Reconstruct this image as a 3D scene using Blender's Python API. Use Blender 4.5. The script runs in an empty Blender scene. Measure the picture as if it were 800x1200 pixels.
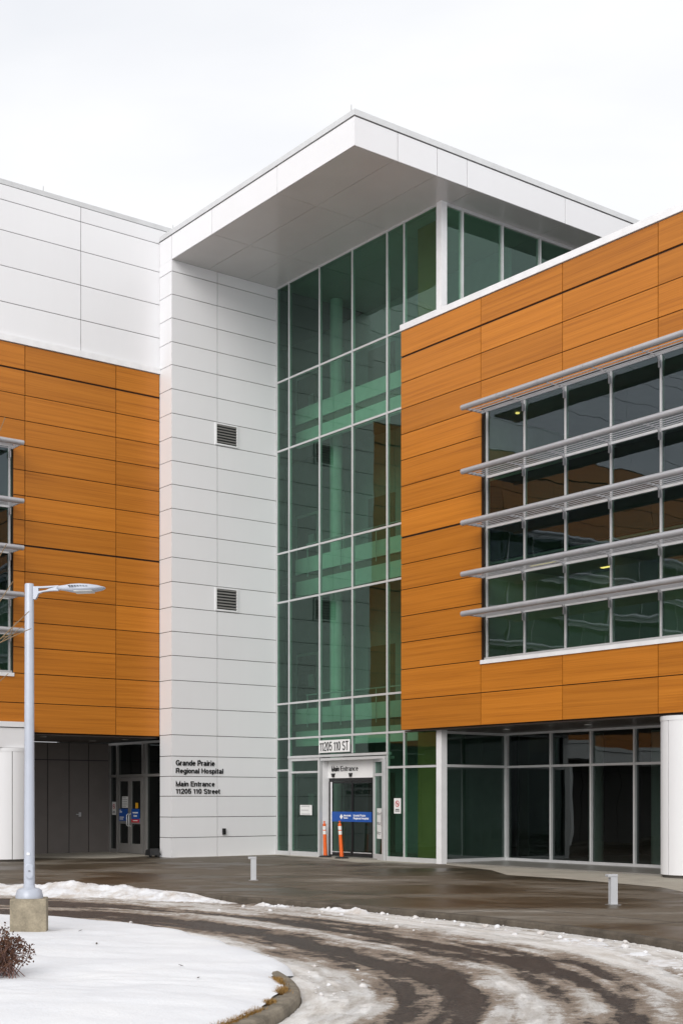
import bpy, bmesh, math, random
from mathutils import Vector, Matrix, noise as mnoise
random.seed(7)
D = bpy.data
S = bpy.context.scene
COL = S.collection
PI = math.pi

# ------------------------------------------------------------------ frame of the building
# local x = along the white front (right, away), local y = along the glass front (left, away)
ANG = math.radians(37.406)
ORG = Vector((-1.992, 41.5, 0.0))
def to_world(x, y, z=0.0):
    c, s = math.cos(ANG), math.sin(ANG)
    return Vector((ORG.x + c*x - s*y, ORG.y + s*x + c*y, z))

# ------------------------------------------------------------------ material helpers
def new_mat(name):
    m = D.materials.new(name); m.use_nodes = True
    nt = m.node_tree
    for n in list(nt.nodes): nt.nodes.remove(n)
    return m, nt
def N(nt, t, **kw):
    n = nt.nodes.new(t)
    for k, v in kw.items():
        if k == 'inp':
            for kk, vv in v.items(): n.inputs[kk].default_value = vv
        else: setattr(n, k, v)
    return n
def L(nt, a, b): nt.links.new(a, b)
def out(nt, sh):
    o = N(nt, 'ShaderNodeOutputMaterial'); L(nt, sh, o.inputs['Surface'])
def math_n(nt, op, a, b=None, clamp=False):
    n = N(nt, 'ShaderNodeMath', operation=op); n.use_clamp = clamp
    for i, v in enumerate((a, b)):
        if v is None: continue
        if isinstance(v, (int, float)): n.inputs[i].default_value = v
        else: L(nt, v, n.inputs[i])
    return n.outputs[0]
def mixc(nt, fac, a, b, blend='MIX'):
    n = N(nt, 'ShaderNodeMix', data_type='RGBA', blend_type=blend)
    for idx, v in ((0, fac), (6, a), (7, b)):
        if isinstance(v, (int, float)): n.inputs[idx].default_value = v
        elif isinstance(v, tuple): n.inputs[idx].default_value = (*v, 1)
        else: L(nt, v, n.inputs[idx])
    return n.outputs[2]
def ramp(nt, fac, stops):
    r = N(nt, 'ShaderNodeValToRGB')
    while len(r.color_ramp.elements) < len(stops): r.color_ramp.elements.new(0.5)
    for e, (p, c) in zip(r.color_ramp.elements, stops):
        e.position = p; e.color = (*c, 1) if isinstance(c, tuple) else (c, c, c, 1)
    L(nt, fac, r.inputs[0]); return r.outputs[0]
def coords(nt, scale=(1,1,1), kind='Object', rot=(0,0,0)):
    t = N(nt, 'ShaderNodeTexCoord'); m = N(nt, 'ShaderNodeMapping')
    m.inputs['Scale'].default_value = scale; m.inputs['Rotation'].default_value = rot
    L(nt, t.outputs[kind], m.inputs['Vector']); return m.outputs[0]
def noise(nt, vec, scale, detail=4, rough=.55, dist=0.0):
    n = N(nt, 'ShaderNodeTexNoise'); n.inputs['Scale'].default_value = scale
    n.inputs['Detail'].default_value = detail; n.inputs['Roughness'].default_value = rough
    n.inputs['Distortion'].default_value = dist
    L(nt, vec, n.inputs['Vector']); return n.outputs['Fac']
def bump(nt, h, strength, dist=.01):
    b = N(nt, 'ShaderNodeBump'); b.inputs['Strength'].default_value = strength
    b.inputs['Distance'].default_value = dist; L(nt, h, b.inputs['Height']); return b.outputs[0]
def bsdf(nt, col, rough=.5, metal=0.0, spec=.5, normal=None):
    b = N(nt, 'ShaderNodeBsdfPrincipled')
    for k, v in (('Base Color', col), ('Roughness', rough), ('Metallic', metal), ('Specular IOR Level', spec)):
        if isinstance(v, tuple): b.inputs[k].default_value = (*v, 1)
        elif isinstance(v, (int, float)): b.inputs[k].default_value = v
        else: L(nt, v, b.inputs[k])
    if normal is not None: L(nt, normal, b.inputs['Normal'])
    return b.outputs[0]
def simple(name, col, rough=.5, metal=0.0, spec=.5, var=.08, vscale=3.0):
    m, nt = new_mat(name)
    v = noise(nt, coords(nt), vscale, 5)
    f = ramp(nt, v, [(.3, 1-var), (.7, 1+var*.4)])
    c = mixc(nt, 1.0, col, f, 'MULTIPLY')
    out(nt, bsdf(nt, c, rough, metal, spec)); return m

def attr(nt, name='rnd'):
    a = N(nt, 'ShaderNodeAttribute'); a.attribute_name = name; return a.outputs['Fac']

# wood look cladding
def wood_mat():
    m, nt = new_mat('wood_look_cladding')
    t = N(nt, 'ShaderNodeTexCoord'); sx = N(nt, 'ShaderNodeSeparateXYZ'); L(nt, t.outputs['Object'], sx.inputs[0])
    r = attr(nt)
    hor = math_n(nt, 'ADD', math_n(nt, 'ADD', sx.outputs[0], sx.outputs[1]), math_n(nt, 'MULTIPLY', r, 37.0))
    ver = math_n(nt, 'ADD', sx.outputs[2], math_n(nt, 'MULTIPLY', r, 11.0))
    def vec(a, b):
        c = N(nt, 'ShaderNodeCombineXYZ'); L(nt, math_n(nt, 'MULTIPLY', hor, a), c.inputs[0]); L(nt, math_n(nt, 'MULTIPLY', ver, b), c.inputs[1]); return c.outputs[0]
    g1 = noise(nt, vec(.16, 12), 1.0, 3, .5, .0)
    g2 = noise(nt, vec(.5, 46), 1.0, 4, .6, .0)
    g3 = noise(nt, vec(.16, 2.2), 1.0, 3)
    s = math_n(nt, 'ADD', math_n(nt, 'MULTIPLY', g1, .40), math_n(nt, 'ADD', math_n(nt, 'MULTIPLY', g2, .45), math_n(nt, 'MULTIPLY', g3, .15)))
    c = ramp(nt, s, [(.34, (.330, .103, .0075)), (.46, (.450, .152, .0125)), (.54, (.505, .175, .016)), (.68, (.560, .205, .022))])
    pv = math_n(nt, 'ADD', .86, math_n(nt, 'MULTIPLY', r, .19))
    c = mixc(nt, 1.0, c, pv, 'MULTIPLY')
    n = bump(nt, g2, .06, .004)
    out(nt, bsdf(nt, c, .42, 0, .35, n)); return m

def white_panel():
    m, nt = new_mat('white_metal_panel')
    r = attr(nt)
    v = noise(nt, coords(nt, (.7, .7, .35)), 1.0, 5, .6)
    st = noise(nt, coords(nt, (5, 5, .25)), 1.0, 4, .6)
    f = math_n(nt, 'ADD', math_n(nt, 'MULTIPLY', v, .05), math_n(nt, 'ADD', math_n(nt, 'MULTIPLY', st, .02), math_n(nt, 'MULTIPLY', r, .035)))
    f = math_n(nt, 'ADD', f, .93)
    c = mixc(nt, 1.0, (.775, .775, .79), f, 'MULTIPLY')
    wob = noise(nt, coords(nt, (1, 1, 1)), .9, 2)
    out(nt, bsdf(nt, c, .38, 0, .45, bump(nt, wob, .05, .02))); return m

def glass_mat(name, tint, r0=.09, wob=.005, refl=(.62, .86, .75)):
    m, nt = new_mat(name)
    v = noise(nt, coords(nt, (1, 1, .8)), .75, 2, .4)
    rr = attr(nt)
    nm = bump(nt, v, 1.0, wob)
    lw = N(nt, 'ShaderNodeLayerWeight'); lw.inputs['Blend'].default_value = .5
    p = math_n(nt, 'POWER', lw.outputs['Facing'], 4.2)
    fac = math_n(nt, 'ADD', r0, math_n(nt, 'MULTIPLY', p, .85), True)
    tr = N(nt, 'ShaderNodeBsdfTransparent')
    L(nt, mixc(nt, 1.0, tint, math_n(nt, 'ADD', .78, math_n(nt, 'MULTIPLY', rr, .44)), 'MULTIPLY'), tr.inputs['Color'])
    gl = N(nt, 'ShaderNodeBsdfGlossy'); gl.inputs['Roughness'].default_value = 0.0
    gl.inputs['Color'].default_value = (*refl, 1); L(nt, nm, gl.inputs['Normal'])
    mx = N(nt, 'ShaderNodeMixShader'); L(nt, fac, mx.inputs[0]); L(nt, tr.outputs[0], mx.inputs[1]); L(nt, gl.outputs[0], mx.inputs[2])
    out(nt, mx.outputs[0]); return m

def emit_mat(name, col, st):
    m, nt = new_mat(name)
    e = N(nt, 'ShaderNodeEmission'); e.inputs[0].default_value = (*col, 1); e.inputs[1].default_value = st
    out(nt, e.outputs[0]); return m

def snow_mat(name, dirty=0.0):
    m, nt = new_mat(name)
    o = coords(nt)
    big = noise(nt, o, .8, 4); fine = noise(nt, o, 28, 6, .7); mid = noise(nt, o, 5, 5, .6)
    c = mixc(nt, ramp(nt, big, [(.3, 0.0), (.7, 1.0)]), (.71, .72, .75), (.78, .785, .80))
    if dirty:
        dn = noise(nt, o, 2.2, 6, .68)
        c = mixc(nt, math_n(nt, 'MULTIPLY', ramp(nt, dn, [(.42, 0.0), (.66, 1.0)]), dirty), c, (.42, .35, .28))
    sp = noise(nt, o, 55, 2)
    c = mixc(nt, ramp(nt, sp, [(.76, 0.0), (.80, .55)]), c, (.25, .2, .15)) if dirty else c
    h = math_n(nt, 'ADD', math_n(nt, 'MULTIPLY', mid, .7), math_n(nt, 'MULTIPLY', fine, .3))
    b = N(nt, 'ShaderNodeBsdfPrincipled'); L(nt, c, b.inputs['Base Color']); b.inputs['Roughness'].default_value = .75
    b.inputs['Specular IOR Level'].default_value = .25
    L(nt, bump(nt, h, .55, .035), b.inputs['Normal'])
    out(nt, b.outputs[0]); return m

def plaza_mat():
    m, nt = new_mat('wet_concrete_paving')
    o = coords(nt, rot=(0, 0, -ANG))
    a = noise(nt, coords(nt, (.20, .34, 1), rot=(0, 0, .5)), 1.0, 5, .55, .8)
    b2 = noise(nt, coords(nt, (.9, 1.3, 1), rot=(0, 0, .3)), 1.0, 6, .6, .5)
    fine = noise(nt, o, 40, 5, .7); salt = noise(nt, o, 7, 6, .75)
    w = math_n(nt, 'ADD', math_n(nt, 'MULTIPLY', a, .70), math_n(nt, 'MULTIPLY', b2, .30))
    c = ramp(nt, w, [(.38, (.050, .035, .018)), (.47, (.082, .061, .036)), (.50, (.112, .088, .060)), (.57, (.150, .127, .098)), (.64, (.27, .245, .21))])
    c = mixc(nt, 1.0, c, ramp(nt, salt, [(.3, .80), (.55, 1.0), (.75, 1.35)]), 'MULTIPLY')
    c = mixc(nt, 1.0, c, ramp(nt, fine, [(.3, .78), (.7, 1.12)]), 'MULTIPLY')
    br = N(nt, 'ShaderNodeTexBrick'); br.offset = 0.0
    br.inputs['Scale'].default_value = 1.0; br.inputs['Mortar Size'].default_value = .03; br.inputs['Brick Width'].default_value = 3.0; br.inputs['Row Height'].default_value = 3.0
    br.inputs['Color1'].default_value = br.inputs['Color2'].default_value = (1,1,1,1); br.inputs['Mortar'].default_value = (.30,.28,.26,1)
    L(nt, o, br.inputs['Vector'])
    c = mixc(nt, 1.0, c, br.outputs['Color'], 'MULTIPLY')
    ro = ramp(nt, w, [(.38, .34), (.47, .42), (.50, .66), (.6, .8)])
    out(nt, bsdf(nt, c, ro, 0, .5, bump(nt, fine, .25, .006))); return m

def concrete(name, col, dark=.6, scale=2.0):
    m, nt = new_mat(name)
    a = noise(nt, coords(nt), scale, 7, .65); f = noise(nt, coords(nt), 45, 5, .7)
    c = mixc(nt, 1.0, col, ramp(nt, a, [(.3, dark), (.7, 1.1)]), 'MULTIPLY')
    c = mixc(nt, 1.0, c, ramp(nt, f, [(.25, .75), (.7, 1.1)]), 'MULTIPLY')
    out(nt, bsdf(nt, c, .8, 0, .3, bump(nt, f, .4, .006))); return m

def road_mat():
    m, nt = new_mat('asphalt_with_slush')
    u = N(nt, 'ShaderNodeUVMap'); sx = N(nt, 'ShaderNodeSeparateXYZ'); L(nt, u.outputs[0], sx.inputs[0])
    s, t = sx.outputs[0], sx.outputs[1]            # metres along, metres across / lane fraction
    def vec(a, b, z=0.0):
        c = N(nt, 'ShaderNodeCombineXYZ'); L(nt, math_n(nt, 'MULTIPLY', s, a), c.inputs[0]); L(nt, math_n(nt, 'MULTIPLY', t, b), c.inputs[1]); c.inputs[2].default_value = z; return c.outputs[0]
    n1 = noise(nt, vec(.38, 7), 1.0, 6, .66, .5)
    n2 = noise(nt, vec(1.3, 30, 3.1), 1.0, 6, .65, .2)
    n3 = noise(nt, vec(1.4, 8, 7.7), 1.0, 6, .7)
    o = coords(nt); fine = noise(nt, o, 60, 4, .75); gran = noise(nt, o, 9, 7, .72); grit = noise(nt, o, 24, 3, .8)
    # cover of snow: worn wheel tracks between ridges of slush (measured per point of the road mesh)
    k = attr(nt, 'slush')
    k = math_n(nt, 'ADD', k, math_n(nt, 'MULTIPLY', math_n(nt, 'SUBTRACT', n2, .5), .35))
    k = math_n(nt, 'ADD', k, math_n(nt, 'MULTIPLY', math_n(nt, 'SUBTRACT', gran, .5), .95))
    k = math_n(nt, 'ADD', k, math_n(nt, 'MULTIPLY', math_n(nt, 'SUBTRACT', fine, .5), .35))
    asph = mixc(nt, 1.0, ramp(nt, n2, [(.3, (.030, .024, .021)), (.7, (.068, .055, .047))]), ramp(nt, grit, [(.32, .35), (.5, .85), (.7, 1.9)]), 'MULTIPLY')
    slush = mixc(nt, ramp(nt, n3, [(.3, 0.0), (.7, 1.0)]), (.21, .158, .118), (.41, .335, .27))
    snow = mixc(nt, ramp(nt, n2, [(.3, 0.0), (.7, 1.0)]), (.50, .455, .405), (.79, .78, .77))
    c = mixc(nt, ramp(nt, k, [(.30, 0.0), (.44, 1.0)]), asph, slush)
    c = mixc(nt, ramp(nt, k, [(.52, 0.0), (.74, 1.0)]), c, snow)
    c = mixc(nt, 1.0, c, ramp(nt, fine, [(.25, .82), (.6, 1.05)]), 'MULTIPLY')
    ro = ramp(nt, k, [(.2, .45), (.5, .8)])
    h = math_n(nt, 'ADD', math_n(nt, 'MULTIPLY', ramp(nt, k, [(.25, 0.0), (.9, 1.0)]), 1.0), math_n(nt, 'MULTIPLY', fine, .3))
    out(nt, bsdf(nt, c, ro, 0, .35, bump(nt, h, .9, .03))); return m

M = {}
M['wood'] = wood_mat()
M['white'] = white_panel()
M['groove'] = simple('panel_joint_shadow_gap', (.085, .075, .066), .9)
M['woodgroove'] = simple('wood_joint', (.030, .012, .005), .9)
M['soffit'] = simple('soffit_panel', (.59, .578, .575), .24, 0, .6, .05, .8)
M['coping'] = simple('coping_metal', (.60, .605, .61), .4, .2)
M['flash'] = simple('white_flashing', (.80, .80, .81), .4)
M['alu'] = simple('clear_aluminium', (.60, .605, .61), .38, .25)
M['alud'] = simple('dull_aluminium', (.27, .26, .25), .45, .3)
M['shade'] = simple('sunshade_aluminium', (.44, .44, .46), .36, .35)
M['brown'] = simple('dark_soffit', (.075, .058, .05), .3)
M['graypanel'] = simple('dark_grey_panel', (.17, .152, .142), .45, 0, .4, .1, 2)
M['black'] = simple('black_metal', (.012, .012, .013), .4)
M['glassA'] = glass_mat('green_atrium_glass', (.33, .55, .43), .115, .005, (.56, .76, .68))
M['glassB'] = glass_mat('green_window_glass', (.27, .41, .31), .105, .008, (.62, .72, .80))
M['glassD'] = glass_mat('dark_ground_glass', (.19, .24, .22), .08, .006, (.74, .82, .82))
M['glassE'] = glass_mat('door_glass', (.26, .31, .29), .035, .004, (.74, .82, .82))
M['inwall'] = simple('interior_white_wall', (.78, .80, .77), .7)
M['ingrey'] = simple('interior_grey', (.36, .375, .37), .7)
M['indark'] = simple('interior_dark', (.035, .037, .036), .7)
M['infloor'] = simple('interior_floor', (.22, .21, .19), .35)
M['inwood'] = simple('interior_wood', (.27, .19, .065), .5)
M['indoor'] = simple('interior_door', (.20, .17, .14), .5)
M['lamp'] = emit_mat('ceiling_light_glow', (1.0, .60, .20), 2.6)
M['down'] = emit_mat('downlight_glow', (1.0, .80, .55), .9)
M['snow'] = snow_mat('fresh_snow')
M['bank'] = snow_mat('ploughed_snow', .75)
M['plaza'] = plaza_mat()
M['apron'] = concrete('pale_concrete', (.44, .405, .34), .75, 1.2)
M['kerb'] = concrete('kerb_concrete', (.12, .10, .078), .5, 3)
M['kerbi'] = concrete('island_kerb_concrete', (.25, .215, .165), .42, 5)
M['basec'] = concrete('lamp_base_concrete', (.36, .31, .225), .55, 6)
M['road'] = road_mat()
M['pole'] = simple('lamp_grey_paint', (.47, .50, .57), .35, .1)
M['poled'] = simple('lamp_dark_grille', (.05, .05, .055), .5)
M['lens'] = simple('lamp_lens', (.82, .82, .80), .2)
M['boll'] = simple('bollard_white_paint', (.50, .51, .53), .4)
M['text'] = simple('black_lettering', (.010, .010, .011), .4)
M['signw'] = simple('sign_white', (.82, .82, .82), .5, var=.02)
M['signb'] = simple('sign_blue', (.004, .075, .36), .4, var=.04)
M['signr'] = simple('sign_red', (.55, .02, .03), .5)
M['signy'] = simple('sign_yellow', (.75, .38, .02), .5)
M['paper'] = simple('paper', (.74, .74, .73), .7, var=.03)
M['ink'] = simple('ink_grey', (.22, .22, .23), .7)
M['orange'] = simple('post_orange', (.80, .13, .012), .45, var=.12, vscale=9)
M['refl'] = simple('reflective_band', (.78, .77, .75), .4)
M['rubber'] = simple('black_rubber', (.02, .02, .02), .8)
M['bark'] = simple('twig_bark', (.24, .155, .08), .8, var=.3, vscale=20)
M['stem'] = simple('shrub_stem', (.20, .11, .09), .8, var=.3, vscale=20)
M['leafb'] = simple('withered_leaf', (.10, .042, .020), .8, var=.5, vscale=25)
M['grass'] = simple('dead_grass', (.30, .17, .045), .9, var=.4, vscale=30)
M['leafd'] = simple('dark_dead_leaf', (.06, .045, .03), .9)

# ------------------------------------------------------------------ mesh builder
class MB:
    def __init__(s): s.v = []; s.f = []; s.m = []; s.r = []; s.sm = []
    def face(s, pts, m=0, r=0.0, smooth=False):
        i = len(s.v); s.v += [tuple(p) for p in pts]; s.f.append(tuple(range(i, i+len(pts)))); s.m.append(m); s.r.append(r); s.sm.append(smooth)
    def poly(s, vs, fs, m=0, r=0.0, smooth=False):
        i = len(s.v); s.v += [tuple(p) for p in vs]
        for f in fs: s.f.append(tuple(i+k for k in f)); s.m.append(m); s.r.append(r); s.sm.append(smooth)
        return s
    def box(s, x0, x1, y0, y1, z0, z1, m=0, r=0.0):
        x0, x1 = sorted((x0, x1)); y0, y1 = sorted((y0, y1)); z0, z1 = sorted((z0, z1))
        vs = [(x0,y0,z0),(x1,y0,z0),(x1,y1,z0),(x0,y1,z0),(x0,y0,z1),(x1,y0,z1),(x1,y1,z1),(x0,y1,z1)]
        return s.poly(vs, [(0,3,2,1),(4,5,6,7),(0,1,5,4),(1,2,6,5),(2,3,7,6),(3,0,4,7)], m, r)
    def cbox(s, x0, x1, y0, y1, z0, z1, b, m=0):          # box with chamfered edges
        bm = bmesh.new(); bmesh.ops.create_cube(bm, size=1)
        for v in bm.verts: v.co = Vector(((x0+x1)/2+v.co.x*(x1-x0), (y0+y1)/2+v.co.y*(y1-y0), (z0+z1)/2+v.co.z*(z1-z0)))
        bmesh.ops.bevel(bm, geom=bm.edges[:], offset=b, segments=2, affect='EDGES', profile=.5)
        bm.verts.index_update(); s.poly([v.co for v in bm.verts], [[v.index for v in f.verts] for f in bm.faces], m); bm.free(); return s
    def prism(s, pts, z0, z1, m=0):                        # polygon (x,y) counter-clockwise
        n = len(pts); vs = [(x,y,z0) for x,y in pts] + [(x,y,z1) for x,y in pts]
        fs = [tuple(range(n-1,-1,-1)), tuple(range(n,2*n))] + [(i,(i+1)%n,n+(i+1)%n,n+i) for i in range(n)]
        return s.poly(vs, fs, m)
    def lathe(s, prof, c=(0,0,0), n=32, m=0, smooth=True):  # prof: (radius, z)
        vs = []; fs = []
        for r, z in prof:
            for k in range(n):
                a = 2*PI*k/n; vs.append((c[0]+r*math.cos(a), c[1]+r*math.sin(a), c[2]+z))
        for j in range(len(prof)-1):
            for k in range(n): fs.append((j*n+k, j*n+(k+1)%n, (j+1)*n+(k+1)%n, (j+1)*n+k))
        s.poly(vs, fs, m, 0, smooth)
        for j, rev in ((0, True), (len(prof)-1, False)):
            ring = [vs[j*n+k] for k in range(n)]
            if prof[j][0] > 1e-4: s.face(ring[::-1] if rev else ring, m)
        return s
    def tube(s, pts, rad, n=8, m=0, smooth=True):
        pts = [Vector(p) for p in pts]; rads = rad if isinstance(rad, (list, tuple)) else [rad]*len(pts)
        vs = []; fs = []; up0 = None
        for i, p in enumerate(pts):
            d = (pts[min(i+1, len(pts)-1)] - pts[max(i-1, 0)]).normalized()
            if up0 is None:
                up0 = Vector((0,0,1)) if abs(d.z) < .9 else Vector((1,0,0))
            a = d.cross(up0).normalized(); b = a.cross(d).normalized(); up0 = b
            for k in range(n):
                t = 2*PI*k/n; vs.append(p + a*math.cos(t)*rads[i] + b*math.sin(t)*rads[i])
        for i in range(len(pts)-1):
            for k in range(n): fs.append((i*n+k, (i+1)*n+k, (i+1)*n+(k+1)%n, i*n+(k+1)%n))
        s.poly(vs, fs, m, 0, smooth)
        s.face(vs[:n], m); s.face(vs[(len(pts)-1)*n:][::-1], m); return s
    def mesh(s, name, mats):
        me = D.meshes.new(name); me.from_pydata(s.v, [], s.f)
        for mt in mats: me.materials.append(mt)
        me.polygons.foreach_set('material_index', s.m); me.polygons.foreach_set('use_smooth', s.sm)
        a = me.attributes.new('rnd', 'FLOAT', 'FACE'); a.data.foreach_set('value', s.r)
        me.update(); return me
    def build(s, name, mats, parent=None, loc=(0,0,0), rz=0.0):
        if not isinstance(mats, (list, tuple)): mats = [mats]
        o = D.objects.new(name, s.mesh(name, mats)); COL.objects.link(o)
        o.parent = parent; o.location = loc; o.rotation_euler = (0,0,rz); return o

def tag(o, label=None, cat=None, group=None, kind=None):
    if label: o['label'] = label
    if cat: o['category'] = cat
    if group: o['group'] = group
    if kind: o['kind'] = kind
    return o
def empty(name, loc, rz=0.0):
    o = D.objects.new(name, None); COL.objects.link(o); o.location = loc; o.rotation_euler = (0,0,rz); return o
def on_building(name, x, y, z, extra=0.0):
    return empty(name, to_world(x, y, z), ANG+extra)

# ------------------------------------------------------------------ grotesque lettering drawn as strokes (unit: cap height 1, x to the right)
def _arc(cx, cz, rx, rz, a0, a1, n=10):
    return [(cx+rx*math.cos(math.radians(a0+(a1-a0)*k/n)), cz+rz*math.sin(math.radians(a0+(a1-a0)*k/n))) for k in range(n+1)]
X_, W0 = .72, .56          # x-height, round letter width
def _glyphs():
    g = {}; h = .07        # half of a stroke: centre lines stay h inside the box
    T, XB = 1-h, X_-h
    bowl = lambda w=.50: _arc(w/2, X_/2, w/2-h, X_/2-h, 0, 360, 20)
    g['G'] = (.74, [_arc(.37, .5, .30, .43, 45, 318, 18) + [(.67, .45)], [(.40, .45), (.74, .45)], [(.67, .45), (.67, 0)]])
    g['P'] = (.64, [[(h, 0), (h, T), (.34, T)] + _arc(.34, T-.245, .23, .245, 90, -90, 10) + [(h, T-.49)]])
    g['R'] = (.70, [[(h, 0), (h, T), (.38, T)] + _arc(.38, T-.235, .23, .235, 90, -90, 10) + [(h, T-.47)], [(.42, .46), (.56, .36), (.60, 0)]])
    g['H'] = (.70, [[(h, 0), (h, 1)], [(.63, 0), (.63, 1)], [(h, .52), (.63, .52)]])
    g['M'] = (.84, [[(h, 0), (h, T), (.42, .06), (.77, T), (.77, 0)]])
    g['E'] = (.62, [[(.62, T), (h, T), (h, h), (.62, h)], [(h, .52), (.58, .52)]])
    g['S'] = (.66, [_arc(.33, .72, .25, .21, 20, 250, 14) + _arc(.33, .28, .26, .21, 70, -160, 14)])
    g['T'] = (.62, [[(0, T), (.62, T)], [(.31, T), (.31, 0)]])
    g['A'] = (.70, [[(.03, 0), (.35, T), (.67, 0)], [(.15, .30), (.55, .30)]])
    g['1'] = (.40, [[(.27, 0), (.27, T)], [(.27, T-.04), (.03, .76)]])
    g['2'] = (.58, [_arc(.29, .70, .22, .23, 165, -30, 12) + [(.10, .14), (.07, h)], [(.03, h), (.57, h)]])
    g['0'] = (.58, [_arc(.29, .5, .22, .43, 0, 360, 24)])
    g['5'] = (.58, [[(.54, T), (.14, T), (.09, .50)] + _arc(.29, .33, .23, .26, 130, -160, 14)])
    g['a'] = (.54, [_arc(.25, .50, .19, .155, 160, 20, 8) + [(.44, .40), (.44, .10), (.50, 0)], [(.44, .42), (.24, .38)] + _arc(.22, .215, .155, .15, 95, 300, 10) + [(.44, .18)]])
    g['b'] = (.54, [[(h, 0), (h, 1)], _arc(.29, X_/2, .20, X_/2-h, 0, 360, 18)])
    g['c'] = (.50, [_arc(.26, X_/2, .19, X_/2-h, 48, 312, 14)])
    g['d'] = (.56, [[(.49, 0), (.49, 1)], _arc(.27, X_/2, .20, X_/2-h, 0, 360, 18)])
    g['e'] = (.53, [[(.08, .38), (.46, .38)] + _arc(.27, X_/2, .19, X_/2-h, 5, 312, 16)])
    g['g'] = (.56, [_arc(.27, X_/2, .20, X_/2-h, 0, 360, 18), [(.49, X_), (.49, -.02)] + _arc(.28, -.02, .21, .19, 0, -150, 8)])
    g['h'] = (.54, [[(h, 0), (h, 1)], [(h, .40)] + _arc(.27, .44, .20, .21, 160, 0, 8) + [(.47, 0)]])
    g['i'] = (.16, [[(.08, 0), (.08, X_)], [(.08, .86), (.08, 1.0)]])
    g['l'] = (.16, [[(.08, 0), (.08, 1)]])
    g['n'] = (.54, [[(h, 0), (h, X_)], [(h, .40)] + _arc(.27, .44, .20, .21, 160, 0, 8) + [(.47, 0)]])
    g['o'] = (.56, [_arc(.28, X_/2, .21, X_/2-h, 0, 360, 20)])
    g['p'] = (.56, [[(h, -.26), (h, X_)], _arc(.29, X_/2, .20, X_/2-h, 0, 360, 18)])
    g['r'] = (.36, [[(h, 0), (h, X_)], [(h, .40)] + _arc(.28, .44, .20, .21, 165, 85, 6)])
    g['s'] = (.50, [_arc(.25, .52, .17, .135, 20, 250, 10) + _arc(.25, .205, .18, .14, 70, -160, 10)])
    g['t'] = (.32, [[(.15, .92), (.15, .16)] + _arc(.25, .14, .10, .07, 180, 290, 5), [(.0, XB), (.31, XB)]])
    g['v'] = (.50, [[(.04, X_), (.25, .04), (.46, X_)]])
    g[' '] = (.26, [])
    return g
GLY = _glyphs()
def text_geo(mb, body, width, cap, x, z, depth, wt=.15, m=0, y=0.0):
    """lettering in the x-z plane facing -y, left end at x, baseline at z, fitted to width and cap height"""
    gap = .10; pen = 0.0; strokes = []
    for ch in body:
        w, ss = GLY[ch]
        for s_ in ss: strokes.append([(pen+a, b) for a, b in s_])
        pen += w+gap
    k = width/(pen-gap); kk = cap; hw = wt*cap/2
    for si, st in enumerate(strokes):
        P = [Vector((x+a*k, z+b*kk)) for a, b in st]
        closed = (P[0]-P[-1]).length < 1e-6
        if closed: P = P[:-1]
        n = len(P); Lf = []; Rt = []
        for i in range(n):
            a = P[(i-1) % n] if (closed or i > 0) else None; b = P[(i+1) % n] if (closed or i < n-1) else None
            d0 = (P[i]-a).normalized() if a is not None else None; d1 = (b-P[i]).normalized() if b is not None else None
            if d0 is None: d0 = d1
            if d1 is None: d1 = d0
            t = (d0+d1); t = t.normalized() if t.length > 1e-4 else d0
            nn = Vector((-t.y, t.x)); c = max(.45, nn.dot(Vector((-d0.y, d0.x))))
            o = nn*(hw/c); Lf.append(P[i]+o); Rt.append(P[i]-o)
        yf = y-depth-.0002*(si % 7); yb = y
        for i in range(n if closed else n-1):
            j = (i+1) % n
            mb.poly([(Lf[i].x,yf,Lf[i].y),(Lf[j].x,yf,Lf[j].y),(Rt[j].x,yf,Rt[j].y),(Rt[i].x,yf,Rt[i].y),
                     (Lf[i].x,yb,Lf[i].y),(Lf[j].x,yb,Lf[j].y),(Rt[j].x,yb,Rt[j].y),(Rt[i].x,yb,Rt[i].y)],
                    [(3,2,1,0),(0,1,5,4),(2,3,7,6)] + ([] if closed else ([(3,0,4,7)] if i == 0 else []) + ([(1,2,6,5)] if i == n-2 else [])), m)

# ------------------------------------------------------------------ cladding of grooved panels
def clad(mb, axis, plane, aj, zj, gap=.022, thick=.03, back=.12, mp=0, mg=1, thickz=(), vgap=None, skip=None, lift=.002):
    """axis 'x': wall facing -x at x=plane with joints along y; axis 'y': wall facing -y with joints along x"""
    aj = sorted(aj); zj = sorted(zj); vg = gap if vgap is None else vgap
    for i in range(len(aj)-1):
        for j in range(len(zj)-1):
            if skip and skip((aj[i]+aj[i+1])/2, (zj[j]+zj[j+1])/2): continue
            g0 = .055 if zj[j] in thickz else gap; g1 = .055 if zj[j+1] in thickz else gap
            a0 = aj[i] + (vg/2 if i else 0); a1 = aj[i+1] - (vg/2 if i < len(aj)-2 else 0); g0 = g0 if zj[0] > 1 or j else 0
            z0 = zj[j] + g0/2; z1 = zj[j+1] - g1/2
            r = random.random(); e = random.uniform(-.0012, .0012)
            if axis == 'x': mb.box(plane+e, plane+thick, a0, a1, z0, z1, mp, r)
            else: mb.box(a0, a1, plane+e, plane+thick, z0, z1, mp, r)
    if not skip:
        if axis == 'x': mb.box(plane+thick, plane+back, aj[0]+.002, aj[-1]-.002, zj[0]+lift, zj[-1]-.002, mg)
        else: mb.box(aj[0]+.002, aj[-1]-.002, plane+thick, plane+back, zj[0]+lift, zj[-1]-.002, mg)

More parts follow.
